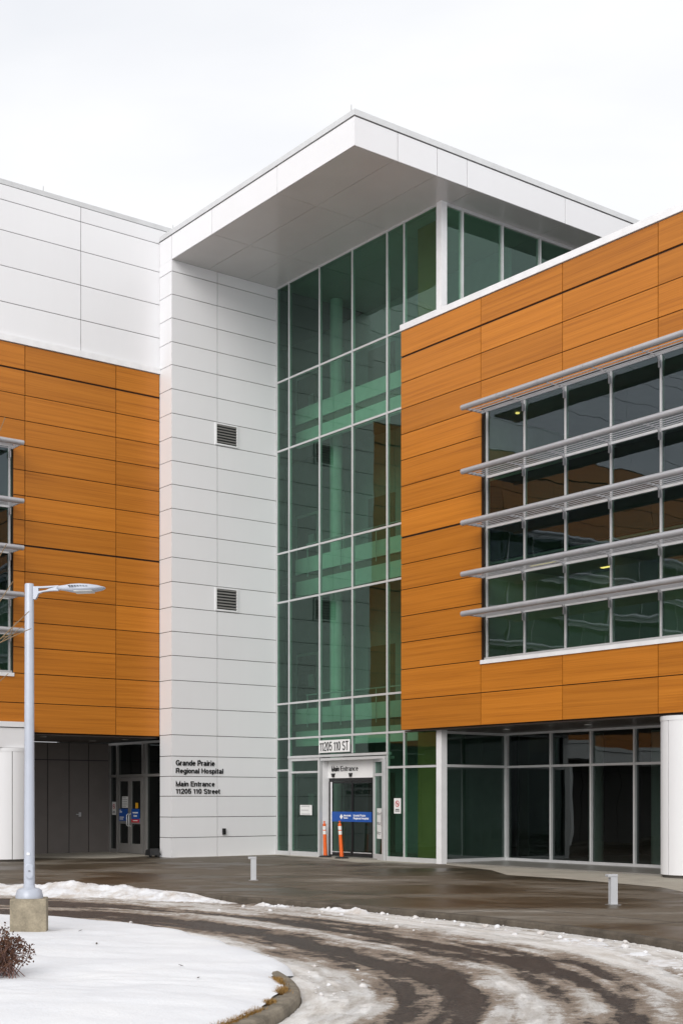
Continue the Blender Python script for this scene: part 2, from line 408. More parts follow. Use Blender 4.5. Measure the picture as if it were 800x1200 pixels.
# ================================================================== THE BUILDING
bld = on_building('hospital_building', 0, 0, 0)
tag(bld, 'large hospital with orange wood-look wings, white tower and tall green glass entrance front', 'building')
G = -.06                                   # foot of the walls
ZJ = [3.50, 4.31, 5.12, 5.84, 6.54, 7.25, 7.93, 8.65, 9.35, 10.02, 10.72, 11.41, 12.09, 12.79, 13.48, 14.17]
TH = (8.65, 13.48)

# ---- white tower
YR = .69
tz = [G, .53, 1.13, 1.74, 2.32, 2.91, 3.53, 4.31, 5.12, 5.84, 6.54, 7.25, 7.99, 8.70, 9.41, 10.12, 10.82, 11.51, 12.19, 12.89, 13.60, 14.30, 14.97, 15.66, 16.35, 17.02, 17.365]
mb = MB()
LV = [(-2.22, -1.43, 12.19, 12.89), (-2.22, -1.43, 7.25, 7.99)]
clad(mb, 'y', 0.0, [-3.70, -2.14, -.02], tz, .019, .03, .12)
mb.box(-3.58, -.02, .121, .67, G, 17.36, 1); mb.box(-3.0, .10, .67, 4.6, 3.6, 17.36, 1); mb.box(.0, .10, .05, 4.6, G, 3.59, 1)
# return face (facing -x)
mb2 = MB()
clad(mb2, 'x', -3.70, [.031, .68], [z for z in tz if z <= 3.53], .019, .029, .12)
clad(mb2, 'x', -3.70, [.031, .70], [z for z in tz if z >= 3.53], .019, .029, .12)
tower = mb.build('stair_tower', [M['white'], M['groove']], bld); tower['label'] = 'tall white panelled tower beside the glass front'
mb2.build('side_cladding', [M['white'], M['groove']], tower)
for (x0, x1, z0, z1) in LV:
    mb = MB(); fr = .045
    mb.box(x0, x1, -.035, .0, z0+.02, z0+.02+fr); mb.box(x0, x1, -.035, .0, z1-.02-fr, z1-.02)
    mb.box(x0, x0+fr, -.035, 0, z0+.02+fr, z1-.02-fr); mb.box(x1-fr, x1, -.035, 0, z0+.02+fr, z1-.02-fr)
    mb.box(x0+fr, x1-fr, -.004, -.002, z0+.02+fr, z1-.02-fr, 1)
    n = 7; hh = (z1-z0-.04-2*fr)/n
    for i in range(n):
        zb = z0+.02+fr+i*hh
        mb.poly([(x0+fr,-.008,zb+hh*.95),(x1-fr,-.008,zb+hh*.95),(x1-fr,-.034,zb+hh*.52),(x0+fr,-.034,zb+hh*.52),
                 (x0+fr,-.008,zb+hh*.80),(x1-fr,-.008,zb+hh*.80),(x1-fr,-.034,zb+hh*.38),(x0+fr,-.034,zb+hh*.38)],
                [(0,3,2,1),(4,5,6,7),(3,7,6,2),(0,4,7,3),(1,2,6,5)], 2)
    mb.build('louvre_vent', [M['flash'], M['black'], M['alud']], tower)
mb = MB(); mb.box(-1.97, -1.88, -.07, 0, .60, .78); mb.box(-1.955, -1.895, -.085, -.07, .63, .70)
mb.build('outlet_cover', M['black'], tower)

# ---- canopy roof
mb = MB()
XL, YF, XE, YB = -3.70, -8.63, 13.0, 9.0
CB, CT, CC = 17.37, 18.06, 18.26
clad(mb, 'x', XL, [YF+.031, -5.38, -2.2, 0, .70], [CB-.02, CT], .02, .03, .2, lift=.06)
clad(mb, 'y', YF, [XL+.001, -2.35, -1.06, -.04, 3.58, 7.2, 10.8, XE], [CB-.02, CT], .02, .03, .2, lift=.06)
mb.box(XL+.21, XE, YF+.21, .70, CB+.10, CT-.01, 1); mb.box(.52, XE, .70, YB, CB+.10, CT-.01, 1)
can = mb.build('canopy_roof', [M['white'], M['groove']], bld)
mb = MB()
sx = [XL+.035, -2.45, -1.1, .25, 3.58, 7.2, XE]; sy = [YF+.035, -5.38, -2.2, 0.0]
for i in range(len(sx)-1):
    for j in range(len(sy)-1):
        mb.box(sx[i]+.007, sx[i+1]-.007, sy[j]+.007, sy[j+1]-.007, CB-.014, CB-.002, 0, random.random())
mb.box(XL+.04, XE, YF+.04, -.001, CB-.0018, CB+.02, 1)
mb.build('soffit', [M['soffit'], M['groove']], can)
mb = MB()
def sloped_cap(mb, x0, x1, y0, y1, z0, z1, inset):
    mb.poly([(x0,y0,z0),(x1,y0,z0),(x1,y1,z0),(x0,y1,z0),(x0+inset,y0+inset,z1),(x1,y0+inset,z1),(x1,y1,z1),(x0+inset,y1,z1)],
            [(0,3,2,1),(4,5,6,7),(0,1,5,4),(1,2,6,5),(2,3,7,6),(3,0,4,7)])
sloped_cap(mb, XL-.02, XE, YF-.02, .705, CT+.022, CC, .05)
mb.build('coping', M['coping'], can)
for (x, y, z) in ((-3.5, -8.25, CC), (-3.45, .35, CC)):
    mb = MB(); mb.lathe([(.03,0),(.03,.03),(.009,.05),(.007,.26),(.0,.3)], (x,y,z), 8); mb.build('lightning_rod', M['alud'], can)
mb = MB(); mb.lathe([(.05,0),(.05,-.06),(.03,-.07),(.03,-.20),(.055,-.21),(.055,-.32),(.03,-.36)], (5.1,-7.95,CB+.004), 12)
mb.build('camera_dome', M['alud'], can)

# ---- left wing : wood-look wall facing -y at y=YR, ribbon window, white upper wall
LX = -44.0
WJ = [-3.72, -5.14, -7.94] + [-7.94-2.8*k for k in range(1, 14)]
WJ[-1] = LX
mb = MB()
clad(mb, 'y', YR, WJ, [z for z in ZJ if z <= 5.12], thickz=TH)
clad(mb, 'y', YR, WJ, [z for z in ZJ if z >= 11.41], thickz=TH)
clad(mb, 'y', YR, [-3.72, -5.14, -7.94, -8.27], [z for z in ZJ if 5.12 <= z <= 11.41], thickz=TH)
mb.box(-3.70, LX, YR+.121, 4.9, 3.47, 3.62, 1)
lw = mb.build('wood_clad_wall', [M['wood'], M['woodgroove']], bld)
mb = MB(); mb.box(LX, -3.703, YR-.04, .80, 14.18, 14.36); mb.build('coping', M['flash'], lw)
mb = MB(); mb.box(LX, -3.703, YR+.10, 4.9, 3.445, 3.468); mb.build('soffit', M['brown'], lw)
mb = MB()
uj = [.5, -6.24]; 
while uj[-1] > LX+4: uj.append(uj[-1]-5.6)
uj.append(LX)
clad(mb, 'y', .71, [v for v in uj], [14.30, 15.25, 16.23, 17.20, 18.03, 18.45], .020)
mb.box(LX, .49, .84, 8, 14.2, 18.4, 1)
uw = mb.build('upper_wall', [M['white'], M['groove']], bld)
mb = MB(); mb.box(LX, .5, .722, 1.3, 18.465, 18.60); mb.build('coping', M['coping'], uw)
mb = MB(); mb.lathe([(.03,0),(.03,.03),(.009,.05),(.007,.2),(.0,.24)], (-7.3,.9,18.60), 8); mb.build('lightning_rod', M['alud'], uw)

def ribbon(axis, pl, a0, a1, cols, rows, face):
    """strip window in the wall: axis 'x' (facing -x) or 'y' (facing -y); pl = glass plane"""
    fr = MB(); gl = MB(); sl = MB(); bk = MB()
    def B(mb, u0, u1, d0, d1, z0, z1, m=0, r=0.0):
        if axis == 'x': mb.box(pl+d0, pl+d1, u0, u1, z0, z1, m, r)
        else: mb.box(u0, u1, pl+d0, pl+d1, z0, z1, m, r)
    w = .026
    B(fr, a0, a1, -.05, .06, rows[0], rows[0]+.07); B(fr, a0, a1, -.05, .06, rows[-1]-.06, rows[-1])
    for c in cols: B(fr, c-w, c+w, -.03, .06, rows[0]+.07, rows[-1]-.06)
    cs = sorted(cols)
    for z in rows[1:-1]:
        for i in range(len(cs)-1): B(fr, cs[i]+w, cs[i+1]-w, -.045, .06, z-.03, z+.03)
    for i in range(len(cs)-1):
        for j in range(len(rows)-1):
            u0, u1, z0, z1 = cs[i]+w-.005, cs[i+1]-w+.005, rows[j]+.02, rows[j+1]-.02
            t = [random.uniform(-.004, .004) for _ in range(3)]; r = random.random()
            q = [(u0,z0,-t[0]-t[1]),(u1,z0,t[0]-t[1]),(u1,z1,t[0]+t[1]),(u0,z1,-t[0]+t[1])]
            if axis == 'x': gl.face([(pl+d, u, z) for u, z, d in q[::-1]], 0, r)
            else: gl.face([(u, pl+d, z) for u, z, d in q], 0, r)
    win = fr.build('ribbon_window', M['alu'], bld)
    gl.build('glazing', M['glassB'], win)
    B(sl, a0, a1, face, .05, rows[0]-.10, rows[0]-.002)
    sl.build('window_sill', M['flash'], win)
    return win
def sunshade(axis, wall, a0, a1, z, marks, proj=.75):
    """horizontal sunshade: half-round nose and blades in front of the wall"""
    mb = MB()
    s0, s1 = sorted((a0, a1))
    def P(u, d, zz): return (wall-d, u, zz) if axis == 'x' else (u, wall-d, zz)
    def B(u0, u1, d0, d1, z0, z1):
        if axis == 'x': mb.box(wall-d1, wall-d0, u0, u1, z0, z1)
        else: mb.box(u0, u1, wall-d1, wall-d0, z0, z1)
    segs = [s0] + [c for c in sorted(marks) if s0+.3 < c < s1-.3] + [s1]
    for i in range(len(segs)-1):
        mb.tube([P(segs[i]+.004, proj, z), P(segs[i+1]-.004, proj, z)], .070, 14)
    nb = 5
    for i in range(nb):                                   # tilted blades
        d = .07 + i*(proj-.20)/(nb-1)
        vs = []
        for u in (s0+.01, s1-.01):
            vs += [P(u, d-.034, z+.016), P(u, d+.034, z-.004), P(u, d+.034, z-.026), P(u, d-.034, z-.006)]
        mb.poly(vs, [(0,1,5,4),(1,2,6,5),(2,3,7,6),(3,0,4,7),(0,3,2,1),(4,5,6,7)])
    for u in (s0+.012, s1-.012): B(u-.01, u+.01, .03, proj, z-.03, z+.035)
    sh = mb.build('sunshade', M['shade'], bld)
    for c in marks:
        if s0 < c < s1:
            mb = MB()
            vs = []
            for u in (c-.012, c+.012): vs += [P(u, -.09, z+.05), P(u, proj-.06, z+.045), P(u, proj-.06, z+.022), P(u, .0, z+.022), P(u, -.09, z-.09)]
            mb.poly(vs, [(0,1,2,3,4),(9,8,7,6,5),(0,5,6,1),(1,6,7,2),(2,7,8,3),(3,8,9,4),(4,9,5,0)])
            if axis == 'x': mb.box(wall+.06, wall+.118, c-.022, c+.022, z-.22, z-.05)
            else: mb.box(c-.022, c+.022, wall+.06, wall+.118, z-.22, z-.05)
            mb.build('bracket', M['shade'], sh)
    return sh
SZ = [6.20, 7.17, 8.43, 9.69, 11.26]
WR = [5.12, 6.20, 7.17, 8.43, 9.69, 11.41]
LC = [-8.34 - 1.4*k for k in range(0, 26)]
ribbon('y', YR+.15, -8.27, LC[-1]-.04, LC, WR, -.19)
for z in SZ: sunshade('y', YR, -8.32, -38.0, z, LC[:18])

# ---- right wing : wood-look wall facing -x at x=XW
XW, RY = -.40, -27.0
RJ = [-6.43, -9.52, -12.28, -15.09, -17.9, -20.7, -23.5, RY]
mb = MB()
clad(mb, 'x', XW, RJ, [z for z in ZJ if z <= 5.12], thickz=TH)
clad(mb, 'x', XW, RJ, [z for z in ZJ if z >= 11.41], thickz=TH)
clad(mb, 'x', XW, [-6.43, -9.52], [z for z in ZJ if 5.12 <= z <= 11.41], thickz=TH)
mb.box(XW+.121, 9, -6.60, RY, 3.50, 3.62, 1)
mb.box(XW+.121, -.03, -6.433, -6.60, 3.51, 14.10, 1)          # closed end of the wing
mb.box(XW+.35, 9, -7.75, RY, 13.6, 14.05, 1)                   # roof deck
rw = mb.build('wood_clad_wall', [M['wood'], M['woodgroove']], bld)
mb = MB(); mb.box(XW-.035, -.035, RY, -6.41, 14.18, 14.345)
mb.build('coping', M['flash'], rw)
mb = MB()
for y0 in range(0, 7):
    a = -7.78 - y0*2.8; mb.box(XW+.122, 2.28, max(a-2.79, RY), a, 3.455, 3.49, 0, random.random())
mb.box(XW+.122, -.05, -7.775, -6.44, 3.455, 3.49)
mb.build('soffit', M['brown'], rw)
RC = [-9.60, -10.91, -12.25, -13.64, -15.06] + [-15.06-1.4*k for k in range(1, 9)]
ribbon('x', XW+.15, -9.53, RC[-1]-.04, RC, WR, -.19)
for z in SZ: sunshade('x', XW, -9.65, RC[-1], z, RC)

# ---- glass front (plane x = 0) and its return (plane y = YC)
YC = -7.62
def cw_box(mb, plane, a0, a1, d0, d1, z0, z1, m=0):
    if plane == 'x': mb.box(d0, d1, a0, a1, z0, z1, m)
    else: mb.box(a0, a1, YC+d0, YC+d1, z0, z1, m)
def pane(mb, axis, pl, u0, u1, z0, z1, k=.005):
    t = [random.uniform(-k, k) for _ in range(2)]; r = random.random()
    q = [(u0,z0,-t[0]-t[1]),(u1,z0,t[0]-t[1]),(u1,z1,t[0]+t[1]),(u0,z1,-t[0]+t[1])]
    if axis == 'x': mb.face([(pl+d, u, z) for u, z, d in q[::-1]], 0, r)
    else: mb.face([(u, pl+d, z) for u, z, d in q], 0, r)
fr = MB(); gl = MB(); w = .027
cols = [-.035, -.68, -2.23, -3.80, -5.36, -6.09, -7.46]
rowz = [2.92, 3.49, 4.56, 7.67, 9.17, 12.31, 14.43, 17.33]
for i, c in enumerate(cols[:-1]):
    zb = G if c in (-.035, -.68, -5.36, -6.09) else 2.97
    fr.box(-.022, .07, c-w, c+w, zb, 17.36)
for i in range(len(cols)-1):
    a1, a0 = cols[i]-w, cols[i+1]+w
    for z in rowz:
        if z == 2.92: continue
        fr.box(-.018, .07, a0, a1, z-.028, z+.028)
    for j in range(1, len(rowz)-1): pane(gl, 'x', .004, a0-.004, a1+.004, rowz[j]+.03, rowz[j+1]-.03)
    if i in (0, 4, 5):
        fr.box(-.018, .07, a0, a1, 2.50, 2.56); fr.box(-.018, .07, a0, a1, G, .08)
        pane(gl, 'x', .004, a0-.004, a1+.004, .07, 2.51); pane(gl, 'x', .004, a0-.004, a1+.004, 2.56, 3.46)
    else: pane(gl, 'x', .004, a0-.004, a1+.004, 2.96, 3.46)
cw = fr.build('curtain_wall', M['alu'], bld)
gl.build('glazing', M['glassA'], cw)
mb = MB(); mb.box(-.06, .14, -7.66, -7.46, G, 17.365); mb.build('corner_post', M['flash'], cw)
mb = MB(); mb.box(-.045, .12, -5.40, -.655, 2.885, 2.955); mb.box(-.03, .30, -5.30, -2.3, 2.78, 2.855); mb.build('door_header', M['alu'], cw)
# sidelight left of the doors
fr = MB(); gl = MB()
for (a, b) in ((-.735, -.80), (-2.16, -2.245)): fr.box(-.025, .08, a, b, G, 2.88)
fr.box(-.025, .08, -.80, -2.16, G, .09); fr.box(-.02, .08, -.80, -2.16, 2.43, 2.49); fr.box(-.02, .08, -.80, -2.16, 2.80, 2.88)
pane(gl, 'x', .03, -2.15, -.79, .09, 2.43); pane(gl, 'x', .03, -2.15, -.79, 2.48, 2.79)
sd = fr.build('sidelight', M['alu'], bld); gl.build('glazing', M['glassA'], sd)

# upper return of the glass box, above the wing roof, and the ground floor return
fr = MB(); gl = MB()
rc = [.16, .70, 2.17, 3.62, 5.05, 6.5, 7.95, 9.4]
for c in rc[1:]: fr.box(c-w, c+w, YC-.045, YC+.09, 14.05, 17.33)
fr.box(.14, 9.4, YC-.035, YC+.09, 17.33-.06, 17.362); fr.box(.14, 9.4, YC-.035, YC+.09, 13.98, 14.05)
for i in range(len(rc)-1): pane(gl, 'y', YC+.03, rc[i], rc[i+1], 14.05, 17.3)
o = fr.build('clerestory_window', M['alu'], bld); gl.build('glazing', M['glassA'], o)
fr = MB(); gl = MB()
GX = 2.33
fr.box(.14, GX, YC-.03, YC+.08, 3.38, 3.45); fr.box(.14, GX, YC-.03, YC+.08, 2.50, 2.57); fr.box(.14, GX, YC-.03, YC+.08, G-.03, .07)
fr.box(GX-.04, GX+.08, YC-.06, YC+.06, G-.03, 3.45)
pane(gl, 'y', YC+.03, .14, GX-.03, .06, 2.51); pane(gl, 'y', YC+.03, .14, GX-.03, 2.56, 3.39)
gc = [-7.68, -9.31, -10.71, -12.13, -13.55, -14.97, -16.39, -17.81, -19.23, -20.65, -22.07, -23.49, -24.91]
fr.box(GX-.035, GX+.08, gc[-1], gc[0], 3.39, 3.45); fr.box(GX-.035, GX+.08, gc[-1], gc[0], G-.03, .06)
for i in range(len(gc)-1):
    fr.box(GX-.045, GX+.08, gc[i+1]-w, gc[i+1]+w, .06, 3.39)
    fr.box(GX-.03, GX+.08, gc[i+1]+w, gc[i]-w, 2.50, 2.56)
    pane(gl, 'x', GX+.03, gc[i+1]+w-.004, gc[i]-w+.004, .05, 2.51, .004); pane(gl, 'x', GX+.03, gc[i+1]+w-.004, gc[i]-w+.004, 2.55, 3.40, .004)
o = fr.build('ground_floor_window', M['alu'], bld); gl.build('glazing', M['glassD'], o)

# ---- main entrance: recessed doors
XD = .30
mb = MB(); mb.box(0.10, XD+.1, -2.262, -2.20, G, 2.80); mb.build('door_reveal', M['flash'], bld)
mb = MB(); mb.box(XD-.02, XD+.10, -4.40, -2.265, 2.27, 2.79)
hd = mb.build('header_panel', M['signw'], bld)
for yy in (-2.55, -3.38):
    mb = MB(); mb.lathe([(.05,0),(.05,-.05),(.03,-.07)], (XD-.05, yy, 2.37), 12); mb.box(XD-.08, XD-.02, yy-.06, yy+.06, 2.37, 2.41); mb.build('motion_sensor', M['black'], hd)
mb = MB()
mb.box(XD, XD+.10, -4.40, -2.29, 2.18, 2.268); mb.box(XD, XD+.10, -2.36, -2.27, G, 2.18); mb.box(XD, XD+.10, -4.40, -4.33, G, 2.18)
df = mb.build('entrance_door', M['black'], bld)
for (a, b) in ((-3.35, -2.37), (-4.32, -3.37)):
    mb = MB(); g = MB(); q = .026
    mb.box(XD+.02, XD+.06, a, b, .0, .12); mb.box(XD+.02, XD+.06, a, b, 2.12, 2.175)
    mb.box(XD+.02, XD+.06, a, a+q, .12, 2.12); mb.box(XD+.02, XD+.06, b-q, b, .12, 2.12)
    mb.box(XD+.012, XD+.02, a+.06, b-.06, .10, .125, 1)
    pane(g, 'x', XD+.04, a+q, b-q, .12, 2.12, .002)
    o = mb.build('door_leaf', [M['black'], M['alu']], df)
    g.build('door_glass', M['glassE'], df)
mb = MB(); mb.box(XD-.01, XD+.01, -2.43, -2.37, .03, 2.16); mb.build('weather_strip', M['flash'], df)
# slanted side screen between the door frame and the glass front
P0, P1 = Vector((.27, -4.44)), Vector((-.02, -5.27))
dv = (P1-P0).normalized(); nv = Vector((-dv.y, dv.x)); ln = (P1-P0).length
def slant(mb, u0, u1, z0, z1, th=.035, m=0):
    a, b = P0+dv*u0, P0+dv*u1; o = nv*th
    mb.prism([tuple(a-o), tuple(b-o), tuple(b+o), tuple(a+o)], z0, z1, m)
mb = MB(); g = MB()
slant(mb, 0, .12, G, 2.78); slant(mb, ln-.14, ln, G, 2.78); slant(mb, .12, ln-.14, G, .12); slant(mb, .12, ln-.14, 2.30, 2.38); slant(mb, .12, ln-.14, 2.70, 2.78)
for z0, z1 in ((.11, 2.31), (2.37, 2.71)):
    a, b = P0+dv*.11, P0+dv*(ln-.13); g.face([(a.x,a.y,z0),(a.x,a.y,z1),(b.x,b.y,z1),(b.x,b.y,z0)][::-1], 0, .5)
o = mb.build('side_screen', M['alu'], bld); g.build('glazing', M['glassA'], o)
mb = MB(); a = P0+dv*(ln-.1)-nv*.06; mb.tube([(a.x,a.y,.9),(a.x,a.y,1.3)], .012, 8); mb.build('pull_handle', M['alud'], o)

# ---- left recess: dark panel wall and glazed double door
XR, YW = -3.14, 4.92
mb = MB(); pj = [XR, -3.87, -4.55, -5.28, -5.98, -6.68, -7.38, -8.08, -8.78, -9.48, -10.18, -11.5, -14, -17, -20, -24, -30, -37, LX]
clad(mb, 'y', YW, pj, [G, 2.89, 3.44], .03, .03, .12)
rp = mb.build('recess_wall', [M['graypanel'], M['indark']], bld)
mb = MB(); mb.box(-4.22, -4.14, YW-.02, YW, 1.10, 1.24); mb.tube([(-4.18,YW-.05,1.17),(-4.33,YW-.05,1.17)], .016, 8); mb.tube([(-4.18,YW-.05,1.17),(-4.18,YW,1.17)], .016, 8)
mb.build('door_handle', M['alu'], rp)
fr = MB(); gl = MB()
ys = [4.88, 4.36, 2.70, 2.50, .75]
for c in ys[:-1]: fr.box(XR-.03, XR+.10, c-.04, c+.04, G, 3.44)
fr.box(XR-.025, XR+.1, .75, 4.85, 3.37, 3.442); fr.box(XR-.02, XR+.1, .75, 4.85, 2.35, 2.43)
fr.box(XR-.02, XR+.1, 4.40, 4.84, G, .07); fr.box(XR-.02, XR+.1, .75, 2.46, G, .07)
for a, b in ((4.40, 4.84), (.75, 2.46)):
    pane(gl, 'x', XR+.03, a, b, .05, 2.36, .002); pane(gl, 'x', XR+.03, a, b, 2.42, 3.38, .002)
pane(gl, 'x', XR+.03, 2.74, 4.32, 2.42, 3.38, .002)
o = fr.build('glazed_screen', M['alud'], bld); gl.build('glazing', M['glassD'], o)
for a, b, hs in ((3.55, 4.31, 1), (2.75, 3.53, -1)):
    mb = MB(); g = MB()
    mb.box(XR-.01, XR+.05, a, b, 2.22, 2.34); mb.box(XR-.01, XR+.05, a, a+.10, -.04, 2.22); mb.box(XR-.01, XR+.05, b-.10, b, -.04, 2.22)
    mb.box(XR-.01, XR+.05, a+.10, b-.10, -.04, .26); mb.box(XR-.01, XR+.05, a+.10, b-.10, .88, 1.06)
    pane(g, 'x', XR+.02, a+.09, b-.09, .25, .89, .001); pane(g, 'x', XR+.02, a+.09, b-.09, 1.05, 2.23, .001)
    dl = mb.build('glazed_door', M['alud'], bld); g.build('door_glass', M['glassD'], dl)
    yh = a+.06 if hs == 1 else b-.06
    mb = MB(); mb.tube([(XR-.01,yh,.80),(XR-.075,yh,.84),(XR-.075,yh,1.16),(XR-.01,yh,1.20)], .018, 8); mb.build('pull_handle', M['alu'], dl)
for (x, y) in ((-6.9, 1.75), (-4.55, 3.3), (-4.2, 1.9), (-9.3, 3.4)):
    mb = MB(); mb.lathe([(.10,0),(.10,-.012),(.075,-.012)], (x,y,3.444), 16, 1); mb.lathe([(.074,-.006),(.0,-.007)], (x,y,3.44), 16, 0); mb.build('downlight', [M['down'], M['alu']], lw)
for (x, y) in ((.9, -11.9), (.9, -9.1), (.9, -14.7)):
    mb = MB(); mb.lathe([(.09,0),(.09,-.012),(.07,-.012)], (x,y,3.454), 16, 1); mb.lathe([(.069,-.006),(.0,-.007)], (x,y,3.45), 16, 0); mb.build('downlight', [M['down'], M['alu']], rw)

# ---- white beam and round columns carrying the wings
mb = MB(); clad(mb, 'y', .36, [LX, -19.0, -14.0, -7.90], [3.05, 3.60], .014, .03, .1); mb.box(LX, -7.87, .32, YR-.003, 3.615, 3.76); mb.box(LX, -7.91, .461, 1.9, 3.06, 3.44); mb.box(-7.899, -7.87, .36, YR-.003, 3.05, 3.60)
mb.build('entry_beam', [M['white'], M['groove']], bld)
def column(x, y, r, z1, seams):
    mb = MB(); n = 72; pts = []
    for k in range(n):
        a = 2*PI*k/n; rr = r
        pts.append((x+rr*math.cos(a), y+rr*math.sin(a)))
    ss = sorted(seams)
    for i in range(len(ss)):
        a0 = ss[i]+.010/r; a1 = (ss[i+1] if i+1 < len(ss) else ss[0]+2*PI)-.010/r; m = 24
        vs = []; fs = []
        for k in range(m+1):
            a = a0+(a1-a0)*k/m; c, s_ = math.cos(a), math.sin(a)
            vs += [(x+r*c, y+r*s_, .02), (x+r*c, y+r*s_, z1-.10), (x+(r-.02)*c, y+(r-.02)*s_, .02), (x+(r-.02)*c, y+(r-.02)*s_, z1-.10)]
        for k in range(m):
            b = 4*k; fs += [(b, b+4, b+5, b+1), (b+1, b+5, b+7, b+3), (b, b+2, b+6, b+4)]
        fs += [(0,1,3,2), (4*m, 4*m+2, 4*m+3, 4*m+1)]
        mb.poly(vs, fs, 0, random.random(), False)
    mb.lathe([(r-.02,.0),(r-.02,z1-.08)], (x,y,0), 48, 1)
    mb.lathe([(r+.012,z1-.10),(r+.012,z1)], (x,y,0), 64, 0)
    mb.lathe([(r-.04,-.12),(r-.04,.02)], (x,y,0), 48, 1)
    return mb.build('round_column', [M['white'], M['groove']], bld)
column(.22, -15.45, .62, 3.452, [math.radians(a) for a in (172, 112, 52, 292, 232, 352)])
column(-8.36, 1.0, .72, 3.05, [math.radians(a) for a in (-40, 20, 80, 140, 200, 260)])
column(.22, -22.3, .62, 3.452, [math.radians(a) for a in (172, 112, 52, 292, 232, 352)])

# ---- rooms behind the glass
def part(name, boxes, mat):
    mb = MB()
    for b in boxes: mb.box(*b)
    return mb.build(name, mat, bld)
part('ground_floor', [(.12, 14, -26, 16, -.30, -.012), (-3.0, .12, 2.2, 16, -.30, -.014)], M['infloor'])
for z in (3.92, 8.66, 13.40):                              # atrium galleries
    part('floor_slab', [(1.30, 9, -7.0, 4.4, z-.12, z+.10)], M['indoor'])
    part('gallery_upstand', [(1.24, 1.30, -7.0, .75, z+.105, z+.58)], M['inwall'])
    part('ceiling_bulkhead', [(1.26, 1.40, -7.0, .75, z-.60, z-.125)], M['inwall'])
for z0, z1 in ((-.012, 3.79), (4.03, 8.53), (8.77, 13.27), (13.51, 17.33)):
    iw = part('interior_wall', [(3.40, 3.55, -6.6, 4.4, z0, z1)], M['ingrey'])
    mb = MB(); mb.box(3.34, 3.398, 2.35, 3.65, z0+.002, z0+2.6, 1); mb.box(3.32, 3.339, 2.45, 3.55, z0+.002, z0+2.5, 0); mb.box(3.31, 3.319, 2.60, 2.90, z0+1.45, z0+1.85, 2)
    mb.box(3.35, 3.398, -1.6, -.3, z0+.002, z0+2.5, 0); mb.box(3.35, 3.398, 1.0, 1.7, z0+.002, z0+3.0, 1)
    d = mb.build('inner_door', [M['indoor'], M['inwall'], M['paper']], iw)
    mb = MB(); mb.tube([(3.28,3.46,z0+1.0),(3.28,3.30,z0+1.0)], .02, 8); mb.tube([(3.28,3.46,z0+1.0),(3.319,3.46,z0+1.0)], .02, 8); mb.build('door_handle', M['alu'], d)
    mb = MB(); mb.lathe([(.20,z0+.001),(.20,z1-.001)], (2.0,-.40,0), 24); mb.build('inner_column', M['inwall'], bld)
    part('wood_lined_wall', [(.60, .95, -6.70, -5.95, z0, z1)], M['inwood'])
for z in (4.9, 9.6):
    mb = MB()
    mb.tube([(1.1,-.05,z),(1.1,-6.9,z)], .02, 8)
    for y in (-.1,-1.8,-3.5,-5.2,-6.8): mb.tube([(1.1,y,z-1.0),(1.1,y,z)], .015, 6)
    mb.build('handrail', M['alu'], bld)
part('core_wall', [(9.0, 9.2, -7.6, 9, -.01, 17.3), (-3.3, 9.0, 8.2, 8.4, -.01, 14.2), (0.14, 9, 4.42, 4.55, -.01, 17.3)], M['ingrey'])
part('return_partition', [(2.6, 9.0, YC+.16, YC+.28, 3.6, 14.0)], M['ingrey'])
# right wing rooms
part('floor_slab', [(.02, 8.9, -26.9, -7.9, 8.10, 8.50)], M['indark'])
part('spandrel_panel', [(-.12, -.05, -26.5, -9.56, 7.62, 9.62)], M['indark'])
part('ceiling', [(-.05, 8.9, -26.9, -7.9, 7.55, 7.60), (-.05, 8.9, -26.9, -7.9, 11.36, 11.44)], M['ingrey'])
part('floor_slab', [(.02, 8.9, -26.9, -7.9, 3.70, 4.30)], M['infloor'])
part('interior_wall', [(3.0, 3.12, -26.9, -7.9, 4.31, 7.54), (6.2, 6.35, -26.9, -7.9, 8.51, 11.35), (-.03, 6.2, -9.30, -9.15, 4.31, 11.35)], M['inwall'])
part('interior_wall', [(1.4, 3.0, -12.3, -12.2, 4.31, 7.54), (1.6, 3.0, -16.2, -16.08, 4.31, 7.54), (3.2, 6.2, -14.9, -14.78, 8.51, 11.35), (-.03, 8.9, -27, -26.9, 3.6, 14)], M['ingrey'])
for (x, y) in ((.9, -10.4), (1.3, -13.0), (2.2, -14.2), (1.4, -15.9), (2.5, -11.3), (2.3, -17.5), (2.2, -19.5)):
    mb = MB(); mb.box(x-.05, x+.05, y-.40, y+.40, 7.53, 7.548); mb.build('ceiling_light', M['lamp'], bld)
mb = MB(); mb.lathe([(.05,11.33),(.05,11.355)], (.45,-9.95,0), 16); mb.build('ceiling_light', M['lamp'], bld)
# ground floor rooms of the right wing (kept dark) and of the left recess
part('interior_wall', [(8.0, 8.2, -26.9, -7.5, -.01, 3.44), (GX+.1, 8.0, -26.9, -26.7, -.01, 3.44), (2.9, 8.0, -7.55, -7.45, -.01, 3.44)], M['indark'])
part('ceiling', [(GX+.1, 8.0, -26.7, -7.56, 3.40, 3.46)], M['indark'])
for y in (-9.9, -12.0, -14.9): 
    mb = MB(); mb.lathe([(.20,-.01),(.20,3.39)], (3.4,y,0), 20); mb.build('inner_column', M['inwall'], bld)
part('reception_desk', [(5.2, 5.9, -15.5, -11.2, -.01, 1.05), (5.1, 6.0, -15.6, -11.1, 1.05, 1.10)], M['inwood'])
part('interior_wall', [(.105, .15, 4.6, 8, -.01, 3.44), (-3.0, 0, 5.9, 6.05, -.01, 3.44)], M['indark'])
part('ceiling', [(-3.0, .0, 2.3, 8, 3.40, 3.46)], M['indark'])
